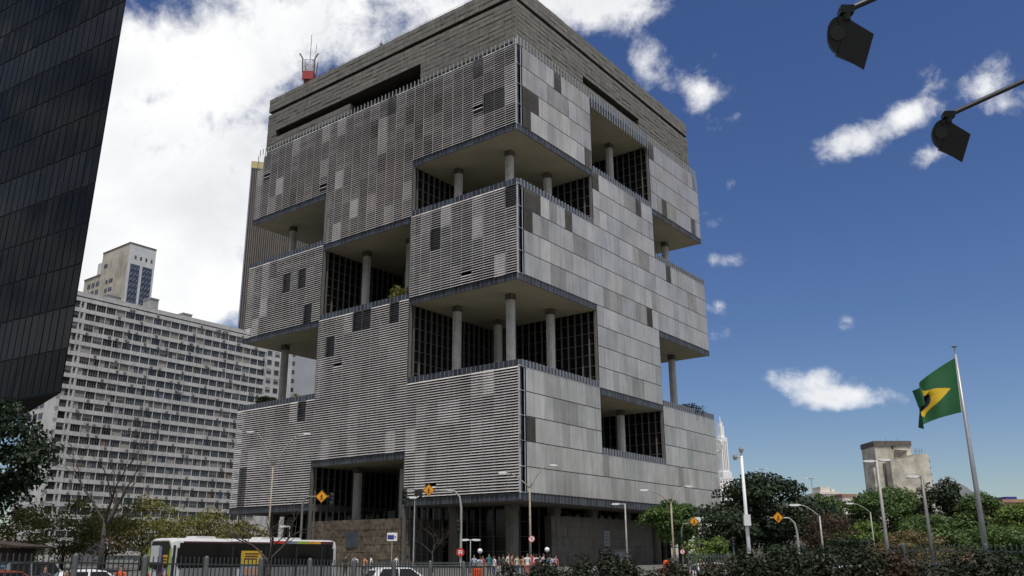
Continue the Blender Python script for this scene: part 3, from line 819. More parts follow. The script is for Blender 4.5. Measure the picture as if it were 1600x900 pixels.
def house(name, label, px0, px1, ytop, Y, mt, rows, cols, roof=None, cat='building', group=None, rz=0):
    pa, pb = at(px0, 800, Y), at(px1, 800, Y); ht = at(px0, ytop, Y).z; w = pb.x - pa.x
    t = thing(name, label, cat, (pa.x, Y, 0), rz, group)
    MB().box(0, 0, 0, w, 14, ht).build('wall', mt, t)
    MB().box(-.2, -.2, ht, w+.2, 14, ht+.7).build('cornice', roof or mt, t)
    for r in range(rows):
        for c in range(cols):
            x = w*(c+.25)/cols; z = ht - 2.6 - r*3.2
            if z > 1: MB().box(x, -.06, z, x + w*.5/cols, 0, z+1.5).build('window', 'tower_win', t)
    return t, w, ht
t, w, ht = house('cream_building', 'cream stepped building between the dark tree and the round tree', 1284, 1318, 772, 300, 'cream', 7, 3)
MB().box(w*.1, 1, ht+.7, w*.55, 8, ht+2.6).build('roof_room', 'cream', t); MB().box(w*.65, 2, ht+.7, w*.8, 6, ht+1.9).build('roof_tank', 'cream', t)
t, w, ht = house('shop_building', 'white low building with dark window bands left of the round tree', 1319, 1340, 776, 240, 'cream', 5, 1, 'brick')
for r in range(4): MB().box(.2, -.5, ht-1.5-r*3.2, w-.2, -.02, ht-1.2-r*3.2).build('balcony', 'tower_white', t)
MB().box(-.1, -.6, 0, w*.5, -.02, 5.5).build('blue_sign', 'sign_blue', t)
t, w, ht = house('brick_building', 'orange brick building at the far right edge behind the bright tree', 1570, 1640, 785, 200, 'brick', 3, 5)
MB().box(w*.1, .5, ht+.7, w*.35, 6, ht+1.3).build('roof_tank', 'sign_blue', t)
t, w, ht = house('far_white_block', 'sunlit white block beside the foot of the clock tower', 1128, 1150, 748, 560, 'tower_white', 10, 5)
# dome
p = at(1478, 800, 420); zt = at(1478, 752, 420).z; r_ = 12.5
dm = thing('domed_hall', 'grey domed hall peeping out between the two big green trees', 'building', (p.x+2, 420, 0))
MB().lathe([(r_, 0), (r_, zt-r_*.9)], 24).build('drum', 'cream', dm)
MB().lathe([(r_*math.cos(a*math.pi/16), zt-r_*.9+r_*.9*math.sin(a*math.pi/16)) for a in range(9)], 28).build('dome', 'slate', dm, smooth=True)
MB().lathe([(1.5, zt-.2), (1.5, zt+.9), (.2, zt+1.6)], 10).build('lantern', 'cream', dm)
# low buildings closing the street behind the trees
house('street_building', 'low pale building behind the yellowish street trees on the left', -60, 120, 845, 175, 'white_shade', 2, 14)
house('street_building', 'low grey wall of buildings behind the trees right of the office block', 1100, 1320, 842, 260, 'concrete', 2, 10)
house('street_building', 'low brown building hidden behind the trees at far right', 1330, 1680, 840, 230, 'brick', 2, 12)
# ================================================================ vegetation
def leaf_cloud(clumps, n, size, seed, flat=0.0):
    r = np.random.default_rng(seed)
    c = np.array([k[0] for k in clumps], float); R = np.array([k[1] for k in clumps], float)
    vol = (R.prod(1)) ** (2/3); idx = r.choice(len(clumps), n, p=vol/vol.sum())
    d = r.normal(size=(n, 3)); d /= np.linalg.norm(d, axis=1)[:, None]
    d[:, 2] = np.where(r.random(n) < .65, np.abs(d[:, 2]), d[:, 2])
    rr = r.random(n) ** .42
    P = c[idx] + d * R[idx] * rr[:, None]
    nn = d + r.normal(size=(n, 3))*.65 + np.array([0, 0, .35 + flat]); nn /= np.linalg.norm(nn, axis=1)[:, None]
    a = np.cross(nn, r.normal(size=(n, 3))); a /= np.linalg.norm(a, axis=1)[:, None]; b = np.cross(nn, a)
    s = 1.25*size * (.55 + .9*r.random(n))[:, None]
    V = np.stack([P - a*s*.62, P - b*s*.34 + nn*s*.08, P + a*s*.62, P + b*s*.34 + nn*s*.08], 1).reshape(-1, 3)
    return V
def leaf_mesh(name, V, m):
    n = len(V)//4; me = bpy.data.meshes.new(name)
    me.vertices.add(len(V)); me.vertices.foreach_set('co', V.astype(np.float32).ravel())
    me.loops.add(len(V)); me.loops.foreach_set('vertex_index', np.arange(len(V), dtype=np.int32))
    me.polygons.add(n); me.polygons.foreach_set('loop_start', np.arange(0, len(V), 4, dtype=np.int32))
    me.polygons.foreach_set('loop_total', np.full(n, 4, np.int32))
    me.materials.append(M[m]); me.update(calc_edges=True); me.validate(); return me
def limb(bm, p, d, l, r, depth, rgen, tips, n=5, spread=.55, mi=0, up=.12):
    q = p; pts = [p]; rs = [r]; dd = d.normalized()
    for s in range(3):
        dd = (dd + Vector((rgen.gauss(0,.13), rgen.gauss(0,.13), rgen.gauss(0,.08)+up*.4))).normalized()
        q = q + dd*(l/3); pts.append(q); rs.append(r*(1-.11*(s+1)))
    bm.tube(pts, rs, n if r > .05 else 4, mi, cap=False)
    if depth == 0: tips.append(q); return
    for s in range(rgen.choice((2, 2, 3))):
        nd_ = (dd + Vector((rgen.gauss(0,spread), rgen.gauss(0,spread), rgen.gauss(0,spread*.6)+up))).normalized()
        limb(bm, q if s else pts[2], nd_, l*rgen.uniform(.6,.85), rs[-1]*.78, depth-1, rgen, tips, n, spread, mi, up)
def tree(name, label, base, h, cw, ch, leaf, seed, n=7000, size=.34, group=None, cat='tree', nc=26, bark='bark', top=None, flat=0.0, lean=(0,0), trunk_r=None, shape='round'):
    g = random.Random(seed); t = thing(name, label, cat, base, 0, group)
    cz = h - ch/2; clumps = []
    for q in range(nc):
        u = g.uniform(-1, 1); a = g.uniform(0, 2*math.pi); rr = math.sqrt(max(0, 1-u*u)) * g.uniform(.55, .92)
        if shape == 'layer': u = (int((u+1)*2.5)/2.5 - 1) + .2; rr = g.uniform(.35, 1.0) * (1 - .45*max(0, u)); 
        k = g.uniform(.22, .38)
        clumps.append(((cw/2*rr*math.cos(a)+lean[0]*u, cw/2*rr*math.sin(a)+lean[1]*u, cz + ch/2*u*.78), (cw/2*k*1.25, cw/2*k*1.25, (ch/2*k*1.1) if shape == 'round' else ch*.07)))
    link('crown', leaf_mesh('crown', leaf_cloud(clumps, n, size, seed, flat), leaf), t)
    bm = MB(); tips = []; tr = trunk_r or h*.022
    bm.tube([(0,0,-.05), (g.uniform(-.1,.1), 0, h*.18), (lean[0]*.2, lean[1]*.2, cz - ch*.2)], [tr*1.3, tr, tr*.72], 8)
    top_ = Vector((lean[0]*.2, lean[1]*.2, cz - ch*.2))
    for q in range(6):
        c = Vector(clumps[g.randrange(nc)][0]); mid = (top_ + c)/2 + Vector((0,0,-ch*.05)); s0 = top_ + Vector((0,0,-g.uniform(0,ch*.15)))
        bm.tube([s0, mid, c], [tr*.5, tr*.33, tr*.12], 5)
    bm.build('trunk', bark, t, smooth=True)
    return t
def bare_tree(name, label, base, h, seed, spread=.5, depth=5, r=None, group=None, up=.12, lean=0):
    g = random.Random(seed); t = thing(name, label, 'tree', base, 0, group)
    bm = MB(); r = r or h*.02; top = Vector((lean, 0, h*.34))
    bm.tube([(0,0,-.05), (lean*.5,0,h*.17), top], [r*1.35, r*1.05, r*.85], 9); bm.build('trunk', 'bark_pale', t, smooth=True)
    br = MB(); tips = []
    for q in range(4):
        a = 2*math.pi*q/4 + g.uniform(-.4, .4)
        limb(br, top - Vector((0,0,g.uniform(0,h*.06))), Vector((math.cos(a)*spread*1.2, math.sin(a)*spread*1.2, .9)), h*.24, r*.66, depth, g, tips, 5, spread, 0, up)
    br.build('branches', 'bark_pale', t, smooth=True)
    return t
G = 'street trees left of the office block'
# left: leafy tree reaching in from outside the frame
def htop(px, py, Y): return at(px, py, Y).z
Y = 46; x = gp(-62, Y); tree('leafy_tree', 'dark leafy tree reaching in at the left edge below the black tower', x, htop(0, 625, Y)+.4, 6.6, 6.8, 'leaf_dark', 21, 12000, .18, nc=44)
Y = 75; bare_tree('bare_tree', 'tall bare leafless tree in front of the white apartment block', gp(158, Y), htop(160, 640, Y)*1.0, 5, .52, 5, .19)
for px, yt, Y, cw, lf, sd in ((20, 795, 105, 7, 'leaf_olive', 31), (98, 778, 112, 9, 'leaf_olive', 32), (222, 782, 108, 9.5, 'leaf_olive', 33), (318, 800, 118, 8, 'leaf_olive', 34), (165, 806, 125, 7, 'leaf_brown', 35), (385, 812, 135, 6, 'leaf_olive', 36)):
    h = htop(px, yt, Y); nm = {20: 'thin yellow-green tree at the left edge behind the fence', 98: 'yellow-green tree left of the bare tree', 222: 'yellow-green tree right of the bare tree, behind the bus tail', 318: 'yellow-green tree above the middle of the bus', 165: 'small brownish tree just behind the bare tree trunk', 385: 'small olive tree beside the left corner of the office block'}[px]
    tree('street_tree', nm, gp(px, Y, .3), h-.3, cw*1.2, h*.86, lf, sd, 3900, .25, G, nc=32, bark='bark_pale')
Y = 44; bare_tree('bare_tree', 'small bare tree standing in front of the bus', gp(421, Y), htop(420, 752, Y), 9, .62, 4, .10, up=.05)
Y = 92; bare_tree('bare_tree', 'low bare shrubby tree before the stone wall and lobby glass', gp(676, Y, .3), htop(676, 800, Y), 14, .7, 4, .08)
# right of the building
R_ = 'trees right of the office block'
def rt(label, px, yt, Y, wpx, chf, lf, sd, n, size, **kw):
    h = htop(px, yt, Y); return tree(kw.pop('name', 'broadleaf_tree'), label, gp(px, Y), h, wpx*Y/1400, h*chf, lf, sd, n, size, R_, **kw)
rt('green tree against the lower right corner of the office facade', 1053, 782, 96, 86, .62, 'leaf_mid', 41, 8500, .23, nc=32)
rt('big dark layered tree behind the white pole', 1205, 745, 150, 175, .80, 'leaf_dark', 42, 17000, .42, nc=64)
rt('dark tree hiding the right base of the office block', 1135, 800, 140, 90, .85, 'leaf_dark', 43, 8000, .34, nc=32)
rt('dark green tree below the cream building', 1292, 772, 165, 80, .8, 'leaf_mid', 44, 7500, .36, nc=32)
rt('broad round bright green tree below the concrete tower', 1392, 764, 150, 132, .78, 'leaf_mid', 45, 17000, .32, nc=60)
rt('tall dark green tree left of the flagpole', 1487, 752, 140, 84, .82, 'leaf_dark', 46, 10000, .33, nc=40)
rt('dark green tree just behind the flagpole', 1542, 772, 135, 74, .8, 'leaf_mid', 47, 9000, .31, nc=34)
rt('bright yellow-green tree at the right edge', 1600, 788, 110, 78, .75, 'leaf_bright', 48, 9000, .26, nc=34)
rt('low bright bush tree below the round tree', 1352, 818, 105, 90, .8, 'leaf_bright', 49, 7000, .23, nc=30)
rt('olive bushy tree in the middle of the right-hand garden', 1455, 808, 98, 120, .85, 'leaf_mid', 50, 9000, .22, nc=40)
rt('tree with dry brown leaves left of the grey pole', 1420, 832, 70, 110, .85, 'leaf_brown', 51, 6500, .13, nc=34)
rt('green tree filling the gap right of the flagpole', 1560, 822, 80, 110, .85, 'leaf_mid', 52, 8000, .17, nc=34)
rt('reddish brown tree beside the curved lamp', 1300, 800, 92, 80, .85, 'leaf_red', 53, 4500, .18, nc=26)
rt('leafy tree left of the dry brown tree', 1330, 838, 84, 80, .85, 'leaf_dark', 58, 5500, .17, nc=26)
Y = 90; bare_tree('bare_tree', 'thin bare twiggy tree behind the curved street lamp', gp(1300, Y), htop(1300, 785, Y), 19, .7, 5, .09, R_)
def bush(name, label, base, w, h, lf, seed, n, size, group=None, d=None):
    g = random.Random(seed); t = thing(name, label, 'bush', base, 0, group); cl = []
    for q in range(30):
        a = g.uniform(0, 2*math.pi); rr = math.sqrt(g.random())*.8; k = g.uniform(.2, .34)
        cl.append(((w/2*rr*math.cos(a), (d or w)/2*rr*math.sin(a), h*g.uniform(.2, .8)), (w*k*.6, (d or w)*k*.6, h*k*.8)))
    link('foliage', leaf_mesh('foliage', leaf_cloud(cl, n, size, seed), lf), t)
    bm = MB()
    for q in range(5): c = cl[q][0]; bm.tube([(c[0]*.15, c[1]*.15, 0), (c[0]*.5, c[1]*.5, c[2]*.6), c], [.05*h/2+.01, .03*h/2+.008, .008], 5)
    bm.build('stems', 'bark', t); return t
bush('garden_bush', 'yellow-green bush behind the far fence, left of the white pole', gp(1110, 88), 5.2, htop(1110, 838, 88), 'leaf_bright', 61, 2600, .22)
bush('garden_bush', 'dark bush behind the far fence below the curved lamp', gp(1230, 70), 6, htop(1230, 850, 70), 'leaf_dark', 62, 2600, .2)
# foreground shrubbery
hb = [(806, 15.5, 896, 'leaf_hedge_shaded', 'low dark hedge bush at the end of the picket fence'), (880, 15.5, 874, 'leaf_hedge_shaded', 'dark hedge bush right of the gathered people'), (935, 16, 864, 'leaf_hedge_shaded', 'rounded dark hedge bush below the base columns'), (1010, 15, 872, 'leaf_hedge_shaded', 'dark hedge bush below the stone wall'),
      (1085, 15.5, 882, 'leaf_red', 'low reddish hedge bush left of the white pole'), (1160, 15, 876, 'leaf_hedge_shaded', 'dark hedge bush at the foot of the white pole'), (1232, 14, 858, 'leaf_hedge_shaded', 'tall dark hedge bush under the yellow crossing sign'), (1302, 14.5, 862, 'leaf_hedge_shaded', 'dark hedge bush below the curved lamp'),
      (1378, 14, 872, 'leaf_red', 'brownish hedge bush below the dry tree'), (1448, 14.5, 874, 'leaf_hedge_shaded', 'dark hedge bush left of the flagpole foot'), (1518, 14, 876, 'leaf_hedge_shaded', 'dark hedge bush at the flagpole foot'), (1592, 14, 882, 'leaf_hedge_shaded', 'dark hedge bush at the right edge of the frame')]
for q, (px, Y, yt, lf, lb) in enumerate(hb):
    h = max(.8, htop(px, yt, Y)); bush('hedge_bush', lb, gp(px, Y), 1.65, h*1.06, lf, 70+q, 17000, .042, 'dark bushes along the front of the garden', 1.7)
# planting on the terraces
def tb_(name, label, x, y, z, w, h, lf, sd, n=900, size=.28): return bush(name, label, wb(x, y, z), w, h, lf, sd, n, size, 'plants on the terraces')
tb_('terrace_bush', 'yellow-green bush behind the parapet of the middle left terrace', 2.6, 26.2, 43.1, 5.6, 3.6, 'leaf_olive', 91)
tb_('terrace_bush', 'dark hedge on the lowest left terrace beside the apartments', 2.0, 61.5, 28.75, 4.6, 2.4, 'leaf_dark', 92)
tb_('terrace_bush', 'small shrub between the columns of the big corner terrace', 6.5, 13.0, 28.75, 3.2, 2.2, 'leaf_olive', 93, 500)
tb_('terrace_bush', 'dark leafy plants on the lowest right terrace', 60.0, 2.2, 28.75, 7.0, 2.3, 'leaf_dark', 94)
pm = thing('terrace_palm', 'small palm beside the column on the lowest left terrace', 'palm', wb(2.4, 53.2, 28.75), 0, 'plants on the terraces')
MB().tube([(0,0,0),(.1,0,1.6)], [.12,.08], 6).build('trunk', 'bark', pm)
pf = MB(); g = random.Random(3)
for q in range(16):
    a = 2*math.pi*q/16 + g.uniform(-.2,.2); el = g.uniform(.2, 1.2); L_ = g.uniform(1.3, 2.0); pv = None
    for s in range(6):
        t_ = s/5; P = Vector((math.cos(a)*L_*t_*math.cos(el), math.sin(a)*L_*t_*math.cos(el), 1.6 + L_*t_*math.sin(el) - L_*.7*t_*t_))
        if pv is not None:
            sd = Vector((-math.sin(a), math.cos(a), 0))*.16*(1-t_*.8); pf.add([pv-sd+Vector((0,0,-.05)), pv, P, P-sd+Vector((0,0,-.05))], [(0,1,2,3)]); pf.add([pv, pv+sd+Vector((0,0,-.05)), P+sd+Vector((0,0,-.05)), P], [(0,1,2,3)])
        pv = P
pf.build('fronds', 'leaf_olive', pm)
# mast on the roof
am = thing('roof_mast', 'red and white lattice antenna mast on the roof', 'antenna', wb(6.0, 60.0, 95.6))
am.scale = (1.2, 1.2, 1.12)
ms = MB(); hh = 8.5
for sx_, sy_ in ((-.8,-.8),(.8,-.8),(.8,.8),(-.8,.8)): ms.tube([(sx_,sy_,0),(sx_*.9,sy_*.9,hh)], .09, 5)
for q in range(6):
    z = q*hh/6; z2 = (q+1)*hh/6
    for (a,b_),(c,d_) in (((-.8,-.8),(.8,-.8)),((.8,-.8),(.8,.8)),((.8,.8),(-.8,.8)),((-.8,.8),(-.8,-.8))):
        ms.tube([(a,b_,z),(c,d_,z2)], .05, 4); ms.tube([(a,b_,z2),(c,d_,z2)], .05, 4)
ms.build('lattice', 'antenna_white', am)
MB().box(-1.0,-1.0,4.2,1.0,1.0,5.9).build('red_band', 'antenna_red', am)
at_ = MB()
for sx_ in (-1,1): at_.tube([(sx_*1.0,-.9,5.6),(sx_*1.1,-1.0,8.6),(sx_*1.7,-1.1,9.6)], .13, 5); at_.tube([(sx_*1.0,.9,6.0),(sx_*1.2,1.0,9.0)], .10, 5)
at_.tube([(0,0,8.5),(0,0,14.5)], .05, 4); at_.tube([(.9,0,8.5),(1.0,0,12.5)], .04, 4); at_.tube([(-1.6,0,2.6),(-1.6,0,-.0)], .10, 5)
at_.build('aerials', 'ruin_dark', am)
# ================================================================ fences
def picket_fence(name, label, P0, d, length, z_top0, z_top1, pitch=.13, post=1.75, m='fence', mp='fencepost', h=1.95, pr=.011):
    t = thing(name, label, 'fence', P0, math.atan2(d.y, d.x))
    n = int(length/pitch); zt = lambda s: z_top0 + (z_top1-z_top0)*s/length
    pk = MB().prism([(-pr,-pr),(pr,-pr),(pr,pr),(-pr,pr)], (0,0,0), (1,0,0), (0,1,0), (0,0,h)); pk.add([(-pr,-pr,h),(pr,-pr,h),(pr,pr,h),(-pr,pr,h),(0,0,h+.035)], [(0,1,4),(1,2,4),(2,3,4),(3,0,4)])
    pkd = pk.data('picket', [m]); pcs = [(pkd, (s*pitch, 0, zt(s*pitch)-h-.035)) for s in range(n+1)]
    scatter_pieces('picket', pcs, t)
    for dz in (.20, 1.55):
        MB().add([(0,-.02,zt(0)-dz-.02),(length,-.02,zt(length)-dz-.02),(length,.02,zt(length)-dz-.02),(0,.02,zt(0)-dz-.02),(0,-.02,zt(0)-dz+.02),(length,-.02,zt(length)-dz+.02),(length,.02,zt(length)-dz+.02),(0,.02,zt(0)-dz+.02)],
                 [(0,3,2,1),(4,5,6,7),(0,1,5,4),(1,2,6,5),(2,3,7,6),(3,0,4,7)]).build('rail', m, t)
    s = .6
    while s < length:
        b = MB(); z = zt(s); b.lathe([(.07, -.1), (.07, z-.07), (.06, z-.02), (.03, z+.015), (.0, z+.025)], 10, (s, -.06, 0)); b.build('post', mp, t, smooth=True); s += post
    return t
picket_fence('picket_fence', 'grey metal picket fence running along the bottom left', Vector((-12.3, 17.6, 0)), dR, 19.2, 2.12, 1.76)
a_, b_ = gp(1385, 27), gp(1660, 23)
picket_fence('picket_fence', 'dark picket fence half hidden by bushes at lower right', a_, (b_-a_).normalized(), (b_-a_).length, 2.32, 2.25, .14, 2.4, 'rail_dark', 'rail_dark', 2.2)
a_, b_ = gp(1075, 62), gp(1195, 64)
picket_fence('picket_fence', 'short far fence behind the reddish hedge left of the white pole', a_, (b_-a_).normalized(), (b_-a_).length, 2.1, 2.1, .22, 2.6, 'fencepost', 'fencepost', 1.6, .03)
# low crowd rail along the pavement
rl_ = thing('pavement_rail', 'low grey guard rail along the pavement behind the white car', 'railing', gp(535, 64), 0)
b = MB(); L_ = gp(770, 64).x - gp(535, 64).x
for z in (1.45, 1.28): b.tube([(0,0,z),(L_,0,z)], .035, 6)
b.build('rail', 'fencepost', rl_)
for q in range(int(L_/.35)): MB().tube([(q*.35,0,.0),(q*.35,0,1.45)], .022, 5).build('baluster', 'fencepost', rl_)

# ================================================================ bus
BP = gp(268, 54)
BUS = thing('city_bus', 'white and green city bus with dark windows behind the picket fence', 'bus', BP, BRZ)
BL, BW, BH = 13.2, 2.5, 3.05
def bx(px):                              # position along the bus side seen in pixel column px
    k = at(px, 868, 1).x; o = BP
    return (k*o.y - o.x) / (dR.x - k*dR.y)
sec = [(0,.35),(0,2.55),(.06,2.85),(.20,3.0),(.45,3.05),(BW-.45,3.05),(BW-.20,3.0),(BW-.06,2.85),(BW,2.55),(BW,.35)]
b = MB(); n = len(sec); xs = [.0,.10,.35,BL-.35,BL-.08,BL]; ins = [.13,.04,0,0,.05,.16]
vs = []
for x, i_ in zip(xs, ins):
    for y, z in sec: vs.append((x, y + (i_ if y < BW/2 else -i_)*(.6), z - (i_ if z > 2.5 else 0)))
fs = [(k*n+j, k*n+(j+1)%n, (k+1)*n+(j+1)%n, (k+1)*n+j) for k in range(len(xs)-1) for j in range(n)]
fs += [tuple(range(n-1,-1,-1)), tuple(range((len(xs)-1)*n, len(xs)*n))]
fs = [tuple(reversed(f)) for f in fs]
b.add(vs, fs); b.build('body', 'bus_white', BUS, smooth=False)
MB().box(.5, -.035, 1.28, BL-.45, -.004, 2.76).build('window_band', 'bus_glass', BUS)
MB().box(.75, -.03, .5, bx(372), -.004, 1.26).build('side_panel', 'bus_grey', BUS)
MB().box(bx(410), -.03, .5, BL-.35, -.004, 1.26).build('side_panel', 'bus_grey', BUS)
for px in (268, 360, 412, 460, 500): x = bx(px)+.06; MB().box(x, -.05, .45, x+.16, -.036, 2.62).build('pillar', 'bus_dark', BUS)
for px0, px1 in ((276, 338), (343, 358), (426, 448), (452, 470), (474, 496), (502, 520)): MB().box(bx(px0), -.048, 1.5, bx(px1), -.037, 2.45).build('side_window', 'bus_glass', BUS)
for px0, px1, mm in ((285, 424, 'maroon'), (424, 446, 'sign_red'), (446, 464, 'steel'), (464, 480, 'bus_green'), (480, 500, 'amber'), (500, 520, 'maroon')): MB().box(bx(px0)+.02, -.045, 2.775, bx(px1)-.02, .02, 2.775 + (.08 if px0 == 285 else .17)).build('colour_block', mm, BUS)
x0, x1 = bx(376), bx(408)
MB().box(x0, -.055, 1.45, x1, -.037, 2.3).build('poster', 'poster_yellow', BUS); MB().box(x0, -.06, .55, x1, -.037, 1.44).build('poster', 'poster_blue', BUS)
for q, s in enumerate((.3, .7)):
    b = MB(); xx = x0 + (x1-x0)*s
    b.lathe([(.0,0),(.16,.02),(.2,.3),(.16,.5),(.0,.55)], 10); o = b.build('poster_face', 'poster_skin', BUS, (xx, -.06, .75)); o.scale = (1.6, .08, 1)
b = MB()
for q in range(3): b.box(x0+.3, -.062, 1.75+q*.16, x1-.4+q*.1, -.056, 1.83+q*.16)
b.build('poster_lines', 'maroon', BUS)
# tail end facing us
MB().prism([(.22,1.35),(1.25,1.12),(2.28,1.35),(2.32,2.55),(2.1,2.86),(.4,2.86),(.18,2.55)], (-.012,0,0), (0,1,0), (0,0,1), (-.03,0,0)).build('rear_window', 'bus_glass', BUS)
MB().box(-.065, 1.25, 1.62, -.045, 2.2, 2.6).build('window_poster', 'bus_white', BUS)
MB().box(-.07, 1.0, 1.5, -.045, 1.3, 2.55).build('poster_figure', 'steel', BUS)
MB().box(-.07, .3, 1.55, -.045, .82, 2.05).build('yellow_sticker', 'amber', BUS)
b = MB()
for q in range(2): b.box(-.074, .38, 1.66+q*.17, -.071, .74, 1.74+q*.17)
b.build('sticker_lines', 'sign_black', BUS)
for y0 in (.0, 2.22): MB().prism([(y0,.4),(y0+.28,.4),(y0+.2 if y0 < 1 else y0+.28,2.4),(y0+.03 if y0 < 1 else y0+.12,2.5)], (-.008,0,0), (0,1,0), (0,0,1), (-.03,0,0)).build('corner_stripe', 'bus_green', BUS)
for y0 in (.14, 2.2): MB().lathe([(.0,0),(.09,0),(.09,.05),(0,.07)], 10).build('tail_light', 'sign_red', BUS, (-.02, y0+.08, .9)).rotation_euler = (0, -math.pi/2, 0)
MB().box(-.03, .5, .3, 0, 2.0, .5).build('bumper', 'bus_dark', BUS)
for x, l_ in ((bx(312), 1.6), (bx(415), 2.2), (bx(455), 1.4)): MB().prism([(0,0),(l_,0),(l_-.15,.14),(.15,.14)], (x, .7, 3.05), (1,0,0), (0,0,1), (0,1.1,0)).build('roof_hatch', 'bus_white', BUS)
def wheel(parent, x, y, r=.48, w=.28):
    o = MB().lathe([(r*.62,-w/2),(r*.95,-w/2),(r,-w*.3),(r,w*.3),(r*.95,w/2),(r*.62,w/2)], 20).build('wheel', 'rubber', parent, (x, y, r)); o.rotation_euler = (math.pi/2, 0, 0)
    MB().lathe([(0,-w*.35),(r*.6,-w*.3),(r*.64,w*.3),(0,w*.35)], 16).build('rim', 'rim', o)
for x in (2.6, 9.8):
    for y in (.12, BW-.12): wheel(BUS, x, y)
fc = bpy.data.curves.new('bus_number', 'FONT'); fc.body = 'C 13068'; fc.size = .42; fc.extrude = .004
fo = bpy.data.objects.new('bus_number_tmp', fc); COL.objects.link(fo); bpy.context.view_layer.update()
dme = bpy.data.meshes.new_from_object(fo.evaluated_get(bpy.context.evaluated_depsgraph_get())); bpy.data.objects.remove(fo); dme.materials.clear(); dme.materials.append(M['mull'])
o = link('bus_number', dme, BUS, (bx(455), -.036, .78)); o.rotation_euler = (math.pi/2, 0, 0)

# ================================================================ cars
def car(label, loc, rz, paint, van=False):
    t = thing('parked_car', label, 'car', loc, rz, 'cars beyond the picket fence')
    L, Wd = 4.1, 1.66
    low = [(0,.28),(0,.62),(.08,.80),(.35,.86),(1.1,.90),(2.7,.92),(3.5,.86),(4.0,.72),(4.1,.5),(4.1,.28)]
    top = [(.25,.86),(.62,1.32),(1.0,1.43),(1.9,1.45),(2.4,1.38),(3.15,.9)]
    if van: top = [(.1,.86),(.2,1.5),(.5,1.68),(2.6,1.70),(2.9,1.6),(3.5,.88)]
    def loft(poly, y0, y1, tap):
        b = MB(); n = len(poly); cx = sum(p[0] for p in poly)/n
        rows = [(y0, 1-tap), (y0+.10, 1), (y1-.10, 1), (y1, 1-tap)]
        vs = []
        for y, s in rows: vs += [((p[0]-cx)*s+cx, y, p[1] - (0 if p[1] < .5 else (1-s)*.5)) for p in poly]
        fs = [(k*n+j, (k+1)*n+j, (k+1)*n+(j+1)%n, k*n+(j+1)%n) for k in range(3) for j in range(n)] + [tuple(range(n)), tuple(range(4*n-1, 3*n-1, -1))]
        return b.add(vs, fs)
    loft(low, -Wd/2, Wd/2, .03).build('body', paint, t, smooth=False)
    # greenhouse leans inwards
    b = MB(); n = len(top); vs = []
    for y, k in ((-Wd/2+.04, 1), (Wd/2-.04, -1)):
        vs += [(p[0], y + k*(p[1]-.86)*.32, p[1]) for p in top]
    b.add(vs, [tuple(range(n-1,-1,-1)), tuple(range(n, 2*n))] + [(j, (j+1)%n, (j+1)%n+n, j+n) for j in range(n)]); b.build('cabin', paint, t)
    zt = top[3][1]; xm = 1.75 if not van else 1.6
    for k in (-1, 1):
        def yy(z): return k*(Wd/2-.04 - (z-.86)*.32 + .012)
        for (xa, xb, xc, xd) in (((top[0][0]+.38), xm-.04, xm-.04, top[1][0]+.28), (xm+.04, top[-1][0]-.22, top[-2][0]-.02, xm+.04)):
            z0, z1 = .93, zt-.10
            v = [(xa,yy(z0),z0),(xb,yy(z0),z0),(xc,yy(z1),z1),(xd,yy(z1),z1)]
            w_ = [(p[0], p[1]-k*.02, p[2]) for p in v]
            MB().add(v+w_, [(0,1,2,3) if k < 0 else (3,2,1,0),(0,4,5,1),(1,5,6,2),(2,6,7,3),(3,7,4,0)]).build('side_window', 'bus_glass', t)
    for a, c, off in ((top[0], top[1], -.012), (top[-1], top[-2], .012)):
        ya = Wd/2-.14; yc = Wd/2-.10-(c[1]-.86)*.32
        a2 = (a[0]+(c[0]-a[0])*.12+off, a[1]+(c[1]-a[1])*.12); c2 = (a[0]+(c[0]-a[0])*.9+off, a[1]+(c[1]-a[1])*.9)
        v = [(a2[0],-ya,a2[1]),(a2[0],ya,a2[1]),(c2[0],yc,c2[1]),(c2[0],-yc,c2[1])]; w_ = [(p[0]-off, p[1], p[2]-.01) for p in v]
        MB().add(v+w_, [(0,1,2,3) if off > 0 else (3,2,1,0),(0,4,5,1),(1,5,6,2),(2,6,7,3),(3,7,4,0)]).build('windscreen', 'bus_glass', t)
    for k in (-1, 1):
        MB().box(-.03, k*.62-.14, .62, .06, k*.62+.14, .80).build('tail_light', 'sign_red', t)
        MB().box(4.0, k*.6-.16, .55, 4.1, k*.6+.16, .70).build('headlight', 'lampglass', t)
        for x in (.78, 3.25): wheel(t, x, k*(Wd/2-.08), .30, .18)
        MB().box(2.75, k*(Wd/2+.02)-.06, .9, 2.9, k*(Wd/2+.02)+.10*k, 1.02).build('mirror', paint, t)
    return t
car('white car seen through the fence right of the bus', gp(566, 45), rad(25), 'car_white')
car('silver van at the lower left edge behind the fence', gp(-2, 50), rad(48), 'car_silver', True)
car('dark-windowed white car left of the first thick fence post', gp(70, 38), rad(30), 'car_white')
car('red car low at the far left edge', gp(-70, 36), rad(40), 'car_red')
car('white car far behind the hedge near the yellow diamond sign', gp(1075, 66), rad(5), 'car_white')
car('white car half hidden by the bushes at right', gp(1290, 48), rad(10), 'car_white')

# kiosk roof at far left
kp = gp(-20, 60); kk = thing('kiosk', 'dark sloping kiosk roof at the lower left edge', 'kiosk', kp)
MB().box(-3, -1.5, 0, 2.4, 1.5, 2.5).build('wall', 'kiosk', kk)
MB().prism([(-4.5,3.5),(3.3,2.62),(3.3,2.5),(-4.5,3.3)], (0,-2.2,0), (1,0,0), (0,0,1), (0,4.4,0)).build('roof', 'kiosk', kk)

